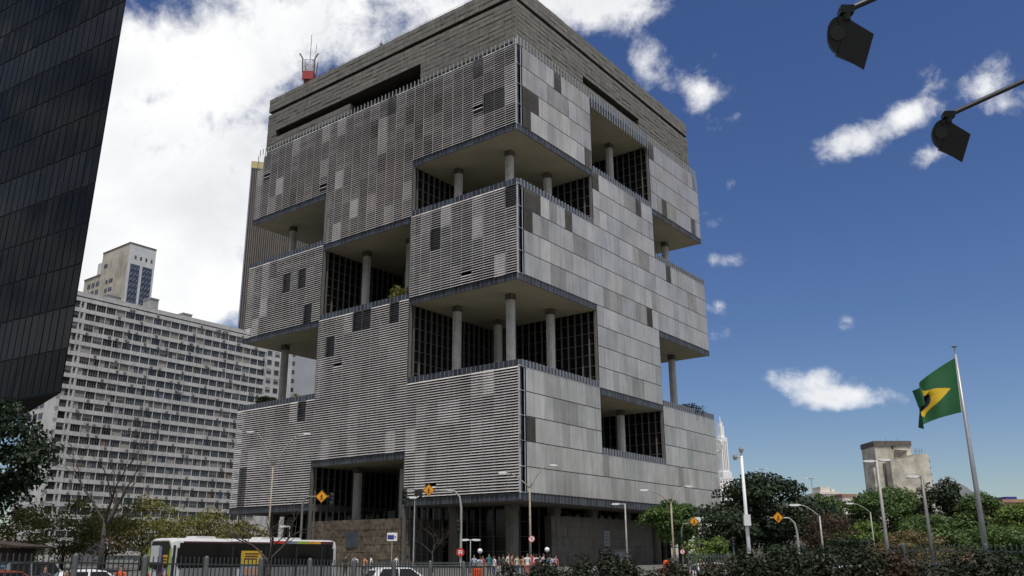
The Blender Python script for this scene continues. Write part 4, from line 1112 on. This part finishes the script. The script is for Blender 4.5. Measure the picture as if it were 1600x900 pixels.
# ================================================================ street lamps and poles
LG = 'street lamps'
def arm_lamp(name, label, base, h, arms, mt='polebrown', r=.085, group=LG):
    """arms: list of (dx, dy, rise) reached from the pole top by a curved bracket ending in a lantern"""
    t = thing(name, label, 'lamp', base, 0, group)
    MB().tube([(0,0,-.05),(0,0,h*.5),(0,0,h)], [r*1.25, r, r*.75], 10).build('pole', mt, t, smooth=True)
    MB().lathe([(r*2.0, -.02), (r*2.0, .25), (r*1.3, .35)], 10).build('base', mt, t)
    for dx, dy, rise in arms:
        pts = [Vector((dx*s, dy*s, h - .05 + rise*math.sin(s*math.pi/2))) for s in (0, .2, .4, .6, .8, 1.0)]
        a = MB(); a.tube(pts, [r*.7, r*.6, r*.55, r*.5, r*.45, r*.42], 7); ar = a.build('arm', mt, t, smooth=True)
        d = Vector((dx, dy, 0)).normalized(); e = pts[-1]; s = d.cross(Vector((0,0,1)))
        b = MB(); b.prism([(-.05,-.03),(.20,-.08),(.60,-.07),(.70,-.02),(.58,.06),(.16,.08),(-.05,.04)], e - s*.14, d, (0,0,1), s*.28, 0); b.prism([(.22,-.095),(.58,-.085),(.58,-.07),(.22,-.075)], e - s*.11, d, (0,0,1), s*.22, 1)
        b.build('lantern', ['lampwhite', 'lampglass'], ar)
    return t
def H_(px, py, Y): return at(px, py, Y).z
Y = 82; bp = gp(417, Y); ht = H_(417, 728, Y)
arm_lamp('street_lamp', 'double-armed street lamp rising behind the bus', bp, ht, [(-2.1, 0, H_(380,674,Y)-ht), (2.6, .6, H_(468,676,Y)-ht)])
Y = 72; bp = gp(829, Y); ht = H_(828, 762, Y)
arm_lamp('street_lamp', 'double-armed street lamp in front of the building corner', bp, ht, [(-1.9, 0, H_(790,738,Y)-ht), (1.7, .5, H_(864,725,Y)-ht)])
Y = 74; bp = gp(1053, Y); ht = H_(1050, 786, Y)
arm_lamp('street_lamp', 'double-armed street lamp before the tree at the right facade corner', bp, ht, [(-1.9, 0, H_(1012,765,Y)-ht), (1.5, .8, H_(1080,758,Y)-ht)])
Y = 76; arm_lamp('street_lamp', 'plain single-headed lamp post in front of the stone wall', gp(980, Y), H_(978, 787, Y), [(-.5, 0, .02)], 'polegrey', .075)
Y = 62; bp = gp(1287, Y); ht = H_(1285, 806, Y)
arm_lamp('street_lamp', 'single curved-arm lamp right of the yellow crossing sign', bp, ht, [(-1.35, 0, H_(1253,788,Y)-ht)], 'polegrey', .07)
Y = 56; bp = gp(1388, Y); ht = H_(1378, 720, Y)
arm_lamp('street_lamp', 'tall pole with two flat lamp heads in front of the concrete tower', bp, ht, [(-.18, 0, .02), (.18, 0, .10)], 'polegrey', .10)
Y = 54; bp = gp(1457, Y); arm_lamp('street_lamp', 'dark grey pole with one lamp head right of the concrete tower', bp, H_(1443, 744, Y), [(-.25, 0, .02)], 'mull', .11)
Y = 150; arm_lamp('street_lamp', 'far twin-headed lamp above the dark layered tree', gp(1202, Y), H_(1198, 733, Y), [(-.7,0,.1),(.5,0,.1)], 'mull', .10)
Y = 150; arm_lamp('street_lamp', 'far twin-headed lamp left of the cream building', gp(1280, Y), H_(1275, 748, Y), [(-.6,0,.1),(.4,0,.1)], 'mull', .10)
Y = 90; bp = gp(1368, Y); ht = H_(1366, 800, Y)
arm_lamp('street_lamp', 'curved-arm lamp before the round green tree', bp, ht, [(-1.7, 0, H_(1340,786,Y)-ht)], 'polegrey', .07)
Y = 70; arm_lamp('street_lamp', 'low twin-headed lamp right of the red round sign', gp(735, Y, .3), H_(735, 843, Y)-.3, [(-.12,0,.02),(.12,0,.02)], 'polegrey', .04)
Y = 58; arm_lamp('street_lamp', 'thin single-headed post behind the bus roof', gp(450, 70), H_(450, 822, 70), [(-.12,0,.02)], 'polegrey', .04)
# white camera mast
Y = 42; bp = gp(1171, Y); ht = H_(1161, 706, Y)
wm = thing('camera_mast', 'tall white camera mast with a box halfway up', 'pole', bp)
MB().tube([(0,0,-.05),(0,0,ht*.5),(0,0,ht)], [.105,.085,.065], 12).build('pole', 'polewhite', wm, smooth=True)
MB().box(-.19, -.28, H_(1166,812,Y)-.28, .12, -.10, H_(1166,812,Y)+.22).build('box', 'polewhite', wm)
for sx_, dz in ((-.32, -.25), (.0, .12)):
    b = MB(); b.tube([(0,0,ht+dz),(sx_,-.05,ht+dz)], .035, 6); b.lathe([(.0,-.16),(.09,-.13),(.12,0),(.10,.1),(.0,.12)], 10, (sx_,-.05,ht+dz)); b.build('camera_dome', 'polegrey', wm)
# globe lamps
for px, py, Y, lb in ((750, 861, 68, 'white globe lamp above the people by the orange bollard'), (855, 859, 68, 'white globe lamp right of the gathered people')):
    t = thing('globe_lamp', lb, 'lamp', gp(px, Y, .3), 0, 'white globe lamps on the plaza'); z = H_(px, py, Y)-.3
    MB().tube([(0,0,-.05),(0,0,z-.15)], .04, 8).build('pole', 'black', t)
    MB().lathe([(.19*math.sin(a*math.pi/8), z - .19*math.cos(a*math.pi/8)) for a in range(9)], 14).build('globe', 'sign_white', t, smooth=True)

# ================================================================ traffic signals and signs
def signal(parent, loc, s=1.0, lit=None, facing=0):
    o = link('signal_head', MB().box(-.17*s, -.10*s, -.55*s, .17*s, .12*s, .55*s).box(-.21*s,.12*s,-.6*s,.21*s,.14*s,.6*s).data('signal_head', ['black']), parent, loc, facing)
    for q, zz_ in enumerate((.35, 0, -.35)):
        b = MB()
        for a in range(7):
            a0 = math.pi*a/7; a1 = math.pi*(a+1)/7; r = .13*s
            v = [(r*math.cos(a0), -.10*s, zz_*s + r*math.sin(a0)), (r*math.cos(a1), -.10*s, zz_*s + r*math.sin(a1)), (r*math.cos(a1), -.32*s, zz_*s + r*math.sin(a1)-.02), (r*math.cos(a0), -.32*s, zz_*s + r*math.sin(a0)-.02)]
            b.add(v + [(p[0]*1.08, p[1], zz_*s + (p[2]-zz_*s)*1.08) for p in v], [(0,1,2,3),(7,6,5,4),(2,6,7,3),(0,3,7,4),(1,5,6,2)])
        b.build('visor', 'mull', o)
        MB().lathe([(0,0),(.11*s,0),(.10*s,.03),(0,.045)], 12).build('lens', ['red_lens', 'sign_black', 'green_lens'][q], o, (0, -.10*s, zz_*s)).rotation_euler = (math.pi/2, 0, 0)
    return o
def diamond(parent, loc, r=.5, children=True):
    o = link('warning_plate', MB().prism([(0,-r),(r,0),(0,r),(-r,0)], (0,0,0), (1,0,0), (0,0,1), (0,.03,0), 0).data('warning_plate', ['sign_yellow']), parent, loc)
    k = r*.92; b = MB(); e = .05*r
    for (a, c) in (((0,-k),(k,0)),((k,0),(0,k)),((0,k),(-k,0)),((-k,0),(0,-k))):
        b.tube([(a[0],-.006,a[1]),(c[0],-.006,c[1])], e*.5, 4)
    b.tube([(0,-.008,r*.36),(0,-.008,r*.37)], r*.085, 8)                       # walking figure over crossing bars
    b.tube([(0,-.008,r*.26),(-.02*r,-.008,-.02*r)], r*.07, 5); b.tube([(0,-.008,r*.2),(r*.17,-.008,r*.05)], r*.035, 5); b.tube([(0,-.008,r*.2),(-r*.17,-.008,r*.06)], r*.035, 5)
    b.tube([(-.02*r,-.008,0),(r*.15,-.008,-r*.25)], r*.045, 5); b.tube([(-.02*r,-.008,0),(-r*.17,-.008,-r*.24)], r*.045, 5)
    for q in range(-2, 3): b.box(r*.15*q-.045*r, -.010, -r*.62+abs(q)*r*.13, r*.15*q+.045*r, -.002, -r*.30)
    b.build('pictogram', 'sign_black', o); return o
def roundsign(parent, loc, r, kind):
    o = link('round_plate', MB().lathe([(0,0),(r,0),(r,.03),(0,.03)], 24).data('round_plate', ['sign_red' if kind == 'red' else 'sign_white']), parent, loc); o.rotation_euler = (math.pi/2, 0, 0)
    b = MB()
    if kind == 'red':
        b.box(-r*.45, -r*.5, .031, -r*.22, r*.5, .036); b.box(r*.22, -r*.5, .031, r*.45, r*.5, .036); b.box(-r*.22, r*.27, .031, r*.22, r*.5, .036); b.box(-r*.22, -r*.12, .031, r*.22, r*.05, .036); b.build('marks', 'sign_white', o)
    else:
        rr_ = MB()
        for q in range(24):
            a0 = 2*math.pi*q/24; a1 = 2*math.pi*(q+1)/24; rr_.add([(r*math.cos(a0),r*math.sin(a0),.034),(r*math.cos(a1),r*math.sin(a1),.034),(r*.82*math.cos(a1),r*.82*math.sin(a1),.034),(r*.82*math.cos(a0),r*.82*math.sin(a0),.034)], [(0,1,2,3)])
        rr_.obox((0,0,.035), (r*.6,-r*.6,0), (r*.05,r*.05,0), (0,0,.002)); rr_.build('red_ring', 'sign_red', o)
        b.box(-r*.10,-r*.5,.031,r*.08,r*.2,.0335); b.prism([(-.05*r,.1*r),(.42*r,.3*r),(-.05*r,.55*r)], (0,0,.031), (1,0,0), (0,1,0), (0,0,.0025)); b.build('arrow', 'sign_black', o)
    return o
def P_(px, py, Y): return at(px, py, Y)
# mast arm left (arm comes in from the pole hidden at left of the entrance)
Y = 66; bp = gp(468, Y); t = thing('signal_mast', 'mast arm with yellow diamond and signal before the left entrance opening', 'traffic signal', bp, 0, 'signal masts'); z = P_(500, 776, Y).z
MB().tube([(0,0,-.05),(0,0,z-.6),(.15,0,z-.15),(.5,0,z),(P_(514,776,Y).x-bp.x,0,z+.02)], [.09,.08,.07,.06,.05], 8).build('mast', 'mull', t)
diamond(t, (P_(503,776,Y).x-bp.x, -.12, z), .47); signal(t, (P_(518,780,Y).x-bp.x, -.05, P_(518,780,Y).z), .82)
# mast arm centre
Y = 66; bp = gp(720, Y); t = thing('signal_mast', 'arched mast with yellow diamond and green signal at the building front', 'traffic signal', bp, 0, 'signal masts'); z = P_(690, 766, Y).z; dxp = lambda px, py=770: P_(px, py, Y).x - bp.x
MB().tube([(0,0,-.05),(0,0,z-1.3),(-.12,0,z-.5),(-.5,0,z-.08),(-1.1,0,z),(dxp(632),0,z-.05)], [.10,.085,.075,.065,.055,.045], 8).build('mast', 'polegrey', t)
diamond(t, (dxp(670), -.12, P_(670,766,Y).z), .46); signal(t, (dxp(632), -.05, P_(632,776,Y).z), .95); signal(t, (-.18, -.15, P_(714,822,Y).z), .8)
MB().box(dxp(648), -.15, P_(650,777,Y).z, dxp(660), .05, P_(650,765,Y).z).build('sensor_box', 'black', t)
roundsign(t, (-.03, -.14, P_(719,863,Y).z), .30, 'red')
# slim camera pole
Y = 64; bp = gp(646, Y); t = thing('camera_pole', 'slim grey pole with a small camera between the signals', 'pole', bp); z = P_(645,778,Y).z
MB().tube([(0,0,-.05),(0,0,z)], [.06,.04], 8).build('pole', 'polegrey', t); MB().box(-.38,-.1,z-.05,.1,.08,z+.10).tube([(.1,0,z),(.3,0,z+.12)], .04, 5).build('camera', 'sign_white', t)
# lamp-post round sign
Y = 71.5; bp = gp(831, Y); t = thing('no_turn_sign', 'white round no-turn sign on the corner lamp post', 'sign', bp); roundsign(t, (0, -.12, P_(829,842,Y).z), .26, 'white'); MB().box(-.03,-.11,P_(829,842,Y).z-.25,.03,.10,P_(829,842,Y).z+.25).build('clamp', 'polegrey', t)
# blue street sign
Y = 74; bp = gp(612, Y, .3); t = thing('street_sign', 'small blue and white direction sign before the stone wall', 'sign', bp); z = P_(612,839,Y).z-.3
MB().tube([(0,0,-.05),(0,0,z+.4)], .035, 8).build('pole', 'polegrey', t); MB().box(-.42,-.06,z-.32,.42,-.03,z+.34).build('plate', 'sign_white', t); MB().box(-.38,-.065,z-.2,.15,-.061,z+.16).build('blue_field', 'sign_blue', t); MB().prism([(.2,-.1),(.36,0),(.2,.1)], (0,-.063,z), (1,0,0), (0,0,1), (0,-.003,0)).build('arrow', 'sign_blue', t)
# right mast
Y = 60; bp = gp(1249, Y); t = thing('signal_mast', 'curved mast with yellow diamond in front of the dark layered tree', 'traffic signal', bp, 0, 'signal masts'); z = P_(1225,809,Y).z
MB().tube([(0,0,-.05),(0,0,z-.9),(-.12,0,z-.35),(-.45,0,z-.02),(P_(1200,809,Y).x-bp.x,0,z)], [.09,.08,.07,.055,.045], 8).build('mast', 'polegrey', t)
diamond(t, (P_(1215,808,Y).x-bp.x,-.12,z+.02), .38); signal(t, (P_(1200,813,Y).x-bp.x,-.05,P_(1200,813,Y).z), .55); signal(t, (.12,-.1,P_(1252,825,Y).z), .4)
Y = 62; bp = gp(1067, Y); t = thing('signal_post', 'thin signal post with a small round sign before the white billboard', 'traffic signal', bp, 0, 'signal masts'); z = P_(1066,830,Y).z
MB().tube([(0,0,-.05),(0,0,z),(.15,0,z+.5),(.7,0,P_(1085,817,Y).z)], [.06,.05,.045,.04], 8).build('mast', 'mull', t); diamond(t, (P_(1084,815,Y).x-bp.x,-.12,P_(1084,815,Y).z), .33); signal(t, (P_(1100,820,Y).x-bp.x,-.05,P_(1100,820,Y).z), .75); roundsign(t, (-.04,-.1,P_(1065,862,Y).z), .17, 'white'); signal(t, (-.03,-.1,P_(1065,843,Y).z), .45)
Y = 58; bp = gp(1147, Y); t = thing('signal_post', 'short dark pedestrian signal left of the white mast', 'traffic signal', bp, 0, 'signal masts'); z = P_(1145,846,Y).z
MB().tube([(0,0,-.05),(0,0,z-.2)], .05, 8).build('post', 'mull', t); signal(t, (0,-.05,z), .5)
# billboard
Y = 110; bp = gp(1085, Y); t = thing('billboard', 'white roadside billboard with a dark red band behind the small tree', 'billboard', bp); z0, z1 = P_(1085,834,Y).z, P_(1085,808,Y).z
MB().box(-1.05,0,z0,1.0,.2,z1).build('board', 'sign_white', t); MB().prism([(-.9,z0+.12),(.95,z0+.12),(.95,z0+.55),(-.9,z0+.35)], (0,-.01,0), (1,0,0), (0,0,1), (0,-.02,0)).build('red_band', 'maroon', t)
for x in (-.7,.7): MB().tube([(x,.1,-.05),(x,.1,z0)], .08, 6).build('post', 'mull', t)
b = MB()
for q in range(2): b.box(-.75,-.02,z0+.8+q*.35,.5+.2*q,-.004,z0+.98+q*.35)
b.build('lines', 'mull', t)
# orange barrel
Y = 33; t = thing('traffic_barrel', 'orange plastic traffic barrel at the end of the picket fence', 'barrel', gp(746, Y))
MB().lathe([(.0,0),(.30,0),(.30,.1),(.25,.12),(.24,.6),(.225,.62),(.22,1.1),(.20,1.12),(.19,1.5),(.16,1.55),(0,1.56)], 16).build('barrel', 'orange', t, smooth=False)
MB().lathe([(.243,.66),(.238,.86)], 16).build('band', 'sign_white', t)
t = thing('traffic_barrel', 'orange traffic barrel behind the hedge left of the white mast', 'barrel', gp(1040, 56)); MB().lathe([(0,0),(.28,0),(.26,.1),(.22,1.3),(.16,1.65),(0,1.7)], 14).build('barrel', 'orange', t)

# ================================================================ flag
Y = 32; bp = gp(1540, Y); zt = P_(1490,540,Y).z
fp = thing('flagpole', 'tall tapered grey flagpole at the right carrying the green flag', 'flagpole', (P_(1497,580,Y).x, Y, 0))
MB().tube([(0,0,-.1),(0,0,zt*.5),(0,0,zt-.35)], [.115,.085,.045], 14).build('pole', 'flagpole', fp, smooth=True)
MB().tube([(0,0,zt-.35),(0,0,zt-.05)], .022, 8).lathe([(.0,-.02),(.09,-.01),(.10,.02),(.03,.05),(0,.06)], 12, (0,0,zt-.05)).build('finial', 'flagpole', fp)
flg = thing('flag', 'green flag with yellow rhombus and blue disc waving from the pole', 'flag', fp.location)
hp_ = lambda px, py: P_(px, py, Y) - Vector((fp.location.x, Y, 0))
nu, nv = 150, 100; bmf = MB(); grid = []
ht_, hb_ = hp_(1493, 559), hp_(1503, 644)
for a in range(nu+1):
    u = a/nu; row = []
    for c in range(nv+1):
        v = c/nv
        reach = 72*(1-math.exp(-2.15*u))/(1-math.exp(-2.15)) * (1.0-.04*v)
        px = 1493 + 10*v - reach
        py = 559 + 85*v + (52*(1-v) + 22*v) * (reach/72)**1.15 + 10*max(0, u-.72)/.28*v
        py += 2.2*math.sin(9*u + 2.5*v)*u
        fo_ = min(1, max(0, (u-.22)/.28)); fo_ = fo_*fo_*(3-2*fo_)          # a flap of the upper half folds down over the middle
        py += fo_ * 85 * (float(np.interp(v, (0, .30, .50, 1), (0, .46, .40, 1))) - v) * .8
        fz = fo_ * float(np.interp(v, (0, .30, .50, .6, 1), (0, -.16, .14, .05, 0)))
        p = hp_(px, py); dep = .30*math.sin(6.2*u - 2.6*v)*min(1, u*3) + .16*math.sin(13*u + 3*v)*u - (.55*max(0,u-.55))
        dep += fz; row.append((p.x*(1+dep/Y), dep, p.z))
    grid.append(row)
for a in range(nu+1):
    for c in range(nv+1): bmf.v.append(grid[a][c])
for a in range(nu):
    for c in range(nv):
        u, v = (a+.5)/nu, (c+.5)/nv; X = (u-.5)*20; Z = (v-.5)*14
        mi = 0
        if abs(X)/8.3 + abs(Z)/5.3 < 1: mi = 1
        if X*X + Z*Z < 3.5**2: mi = 2
        if a == 0: mi = 3
        i0 = a*(nv+1)+c; bmf.f.append((i0, i0+1, i0+nv+2, i0+nv+1)); bmf.m.append(mi)
fo = bmf.build('cloth', ['flag_green', 'flag_yellow', 'flag_blue', 'flag_hem'], flg, smooth=True)
sm = fo.modifiers.new('thickness', 'SOLIDIFY'); sm.thickness = .008

# ================================================================ floodlights hanging in from poles beyond the frame
def floodlight(label, px, py, Y, tip_px, tip_py, s=1.0):
    o = P_(px, py, Y); t = thing('street_floodlight', label, 'lamp', (o.x, o.y, 0), 0, 'dark floodlights on long arms')
    c, s_ = math.cos(PITCH), math.sin(PITCH); up = Vector((0,-.35,.94)).normalized(); rt_ = Vector((1,0,0)); fw = rt_.cross(up)*-1
    z = Vector((0,0,o.z))
    e1 = (rt_*.34 - up*.24 + Vector((0,-.05,0)))*s; e2 = (-rt_*.11 - up*.46 + Vector((0,.03,0)))*s; nn = e1.cross(e2).normalized()
    if nn.y > 0: nn = -nn
    k0 = z + (rt_*.0 - up*.12)*s
    b = MB(); b.add([k0, k0+e1, k0+e1+e2, k0+e2*1.02-e1*.05, k0-nn*.16*s, k0+e1*.9-nn*.10*s, k0+e1*.9+e2*.92-nn*.10*s, k0+e2-nn*.16*s], [(0,1,2,3),(7,6,5,4),(1,0,4,5),(2,1,5,6),(3,2,6,7),(0,3,7,4)]); b.build('housing', 'black', t)
    # half-round back
    b = MB(); arc = []
    for q in range(11):
        a = math.pi*q/10; arc.append((math.cos(a), math.sin(a)))
    mid = k0 + e2*.5; ax_ = -e2*.5; bx_ = -e1.normalized()*.235*s
    vs = [mid + ax_*p + bx_*r for p, r in arc] + [mid + ax_*p*.85 + bx_*r*.8 - nn*.20*s for p, r in arc]; n = 11
    b.add(vs, [tuple(range(n)), tuple(range(2*n-1, n-1, -1))] + [(i, i+n, i+n+1, i+1) for i in range(n-1)]); b.build('reflector', 'black', t)
    b = MB(); b.tube([mid + bx_*.35 + nn*.004, mid + bx_*.35 + nn*.02], .10*s, 14); b.build('end_cap', 'lampgrey', t)
    pt = P_(tip_px, tip_py, Y) - Vector((o.x, o.y, 0)); j = k0 + up*.10*s - rt_*.02*s
    MB().tube([k0 + e2*.05, j], .05*s, 8).obox(j, rt_*.09*s, up*.05*s, (0,.05*s,0)).build('bracket', 'black', t)
    MB().tube([j, pt], .042*s, 10).build('arm', 'black', t)
    MB().tube([pt + Vector((0,0,.3)), Vector((pt.x, pt.y, -.05))], [.06, .12], 10).build('pole', 'black', t)
    w_ = MB(); pv = [j + rt_*(-.02-.10*math.sin(q*.5))*s + up*(.02 - .05*q + .10*math.sin(q*.55))*s for q in range(7)]; w_.tube(pv, .006, 5); w_.build('cable', 'black', t)
floodlight('large dark floodlight hanging at the top right', 1325, 14, 10, 1720, -160)
floodlight('smaller dark floodlight at the right edge below the other', 1484, 178, 13, 1720, 72, 1.0)

# ================================================================ people
def cloth_mat(shirt, trousers, skin=(.30, .17, .11), sleeves=1.18):
    m = bpy.data.materials.new('clothes'); m.use_nodes = True; t = m.node_tree; b = t.nodes['Principled BSDF']; b.inputs['Roughness'].default_value = .8
    tc_ = N(t, 'ShaderNodeTexCoord'); sp = N(t, 'ShaderNodeSeparateXYZ'); LK(t, tc_.outputs['Object'], sp.inputs[0])
    z = sp.outputs[2]; ax_ = MATH(t, 'ABSOLUTE', sp.outputs[0])
    c = MIXC(t, MATH(t, 'GREATER_THAN', z, .93), trousers, shirt)
    c = MIXC(t, MATH(t, 'GREATER_THAN', z, 1.47), c, skin)
    fore = MATH(t, 'MULTIPLY', MATH(t, 'GREATER_THAN', ax_, .205), MATH(t, 'LESS_THAN', z, sleeves)); c = MIXC(t, fore, c, skin)
    c = MIXC(t, MATH(t, 'LESS_THAN', z, .075), c, (.03, .025, .02))
    tone_noise = NOISE(t, tc_.outputs['Object'], 9, 3); cb = N(t, 'ShaderNodeCombineColor'); v = MATH(t, 'MULTIPLY_ADD', tone_noise, .5, .75)  # random tone multiplied into the clothes and skin colour
    for i in range(3): LK(t, v, cb.inputs[i])
    LK(t, MIXC(t, 1.0, c, cb.outputs[0], 'MULTIPLY'), b.inputs['Base Color']); return m
M['hair'] = mat('hair', (.012, .009, .007), .7); M['bag'] = mat('bag', (.10, .02, .02), .8)
def person(label, px, Y, shirt, trousers, rz, seed, h=1.72, z=.3, longhair=False, bag=None):
    g = random.Random(seed); t = thing('person', label, 'person', gp(px, Y, z), rz, 'people on the street')
    st = g.uniform(.10, .26); aw = g.uniform(.05, .16)
    J = {'pel': (0,0,.98), 'sp': (0,.01,1.12), 'ch': (0,.02,1.32), 'nk': (0,.01,1.47), 'hd': (0,-.02,1.56), 'tp': (0,-.01,1.70), 'ns': (0,-.085,1.60),
         'hl': (-.09,0,.94), 'kl': (-.10,-st*.5,.52), 'al': (-.10,st*.5-.02,.09), 'tl': (-.11,st*.5-.20,.035),
         'hr': (.09,0,.94), 'kr': (.10,-st*.1,.52), 'ar': (.10,-st*.6,.09), 'tr': (.11,-st*.6-.18,.035),
         'sl': (-.19,.01,1.40), 'el': (-.245,.04+aw*.5,1.13), 'wl': (-.25,-aw,.90), 'fl': (-.245,-aw-.04,.80),
         'sr': (.19,.01,1.40), 'er': (.245,.04-aw*.2,1.13), 'wr': (.25,-.12+aw,.90), 'fr': (.245,-.16+aw,.80), 'thl': (-.215,-aw-.05,.86), 'thr': (.215,-.17+aw,.86)}
    Rr = {'pel': (.150,.105), 'sp': (.135,.095), 'ch': (.165,.11), 'nk': (.055,.055), 'hd': (.075,.085), 'tp': (.065,.075), 'ns': (.018,.018), 'hl': (.085,.085), 'kl': (.058,.058), 'al': (.042,.042), 'tl': (.035,.028), 'hr': (.085,.085), 'kr': (.058,.058), 'ar': (.042,.042), 'tr': (.035,.028),
          'sl': (.058,.058), 'el': (.042,.042), 'wl': (.030,.030), 'fl': (.028,.018), 'sr': (.058,.058), 'er': (.042,.042), 'wr': (.030,.030), 'fr': (.028,.018), 'thl': (.011,.011), 'thr': (.011,.011)}
    Ed = ['pel sp', 'sp ch', 'ch nk', 'nk hd', 'hd tp', 'hd ns', 'pel hl', 'hl kl', 'kl al', 'al tl', 'pel hr', 'hr kr', 'kr ar', 'ar tr', 'ch sl', 'sl el', 'el wl', 'wl fl', 'ch sr', 'sr er', 'er wr', 'wr fr', 'wl thl', 'wr thr']
    ks = list(J); s = h/1.72
    me = bpy.data.meshes.new('body'); me.from_pydata([J[k] for k in ks], [tuple(ks.index(q) for q in e.split()) for e in Ed], [])
    o = link('body', me, t); o.scale = (s, s, s); me.materials.append(cloth_mat(shirt, trousers))
    sk = o.modifiers.new('skin', 'SKIN'); me.skin_vertices[0] if me.skin_vertices else None
    for i, k in enumerate(ks): me.skin_vertices[0].data[i].radius = Rr[k]; me.skin_vertices[0].data[i].use_root = (k == 'pel')
    sk.use_smooth_shade = True; ss = o.modifiers.new('subd', 'SUBSURF'); ss.levels = 1; ss.render_levels = 1
    hb_ = MB(); prof = [(.0,.0),(.085,.0),(.094,.06),(.082,.12),(.05,.155),(0,.165)]
    hb_.lathe(prof, 12); hr = hb_.build('hair', 'hair', t, (0, .012*s, 1.585*s), smooth=True); hr.scale = (s*.92, s, s)
    if longhair: MB().prism([(-.09,.10),(.09,.10),(.11,-.28),(-.11,-.28)], (0,.05*s,1.58*s), (1,0,0), (0,0,1), (0,.06,0)).build('long_hair', 'hair', t)
    if bag: MB().box(-.15*s, .12*s, 1.05*s, .15*s, .26*s, 1.42*s).build('backpack', bag, t)
    return t
WH, GY, BK, BL_ = (.62,.62,.62), (.13,.12,.10), (.02,.02,.022), (.04,.06,.12)
person('man in white shirt and dark trousers right of the bus', 555, 70, WH, BK, rad(10), 1)
person('person in red and white top beside the man in white shirt', 570, 70.5, (.55,.25,.12), BK, rad(-20), 2, 1.64)
person('dark-clothed person at the front end of the bus', 540, 69, (.03,.02,.02), BK, rad(40), 3)
person('person in white shirt walking behind the white car', 620, 70, WH, BL_, rad(60), 4)
person('person in pale blue shirt beside the twin-headed low lamp', 741, 71, (.35,.42,.55), BL_, rad(0), 5)
person('person in white left of the one in red', 750, 70, WH, (.05,.05,.07), rad(30), 6, 1.62)
person('person in red shirt by the globe lamp', 754.5, 71, (.40,.05,.05), BK, rad(-30), 7, 1.64)
person('tall person in teal shirt near the lobby', 764, 71, (.03,.16,.18), BK, rad(20), 8, 1.80)
person('person in white top and jeans left of the lobby column', 772, 70, WH, BL_, rad(-60), 9, 1.64, longhair=True)
person('person in black and white right of the teal shirt', 780, 71, (.05,.04,.05), (.45,.45,.45), rad(0), 10, 1.62)
person('large man in beige shirt in front of the lobby column', 794, 66, (.48,.46,.40), (.06,.05,.04), rad(70), 11, 1.86)
person('person in brown shirt behind the man in beige', 800, 68, (.30,.14,.10), BK, rad(90), 12, 1.84)
person('person in yellow-orange top in front of the lobby', 817, 72, (.42,.22,.05), BK, rad(0), 13, 1.66)
person('person in white shirt at the corner lamp post', 824, 66, WH, (.3,.08,.06), rad(15), 14, 1.82)
person('person in bright red top beside the corner lamp post', 830, 69, (.5,.06,.06), BK, rad(-15), 15, 1.84)
person('person in white shirt with dark backpack', 838, 66, WH, BL_, rad(200), 16, 1.76, bag='bag')
person('person in pale shirt left of the right globe lamp', 849, 68, (.45,.38,.34), BK, rad(60), 17, 1.80)
person('person in light blue shirt under the right globe lamp', 859, 66, (.42,.50,.62), BK, rad(180), 18, 1.74)
person('person in dark green shirt between the teal and beige shirts', 786, 72, (.05,.09,.05), BK, rad(120), 31, 1.74)
person('person in cream top behind the man in beige', 808, 73, (.50,.45,.36), BL_, rad(40), 32, 1.70)
person('person in grey shirt left of the backpack wearer', 834, 72, (.22,.22,.24), BK, rad(-70), 33, 1.76)
person('person in navy shirt between the white shirts at the lamp post', 843, 71, (.03,.04,.09), BK, rad(150), 34, 1.80)
person('person in pink top far right of the group beyond the hedge', 868, 70, (.45,.20,.20), BL_, rad(30), 35, 1.70)
person('person in plain white shirt walking before the stone wall', 580, 73, WH, BL_, rad(-90), 36, 1.70)
person('person in bright orange shirt behind the fence left of the bus', 192, 40, (.62,.10,.02), BK, rad(10), 19, 1.58, 0)
person('long-haired woman in purple top in front of the bus tail', 254, 44, (.09,.04,.10), (.45,.10,.05), rad(150), 20, 1.72, 0, longhair=True)
person('grey-haired person in dark purple top left of the first thick fence post', 75, 33, (.05,.03,.06), BK, rad(0), 21, 1.66, 0)
person('person in dark coat standing by the fence at far left', 108, 31, (.03,.03,.035), BK, rad(20), 22, 1.58, 0)
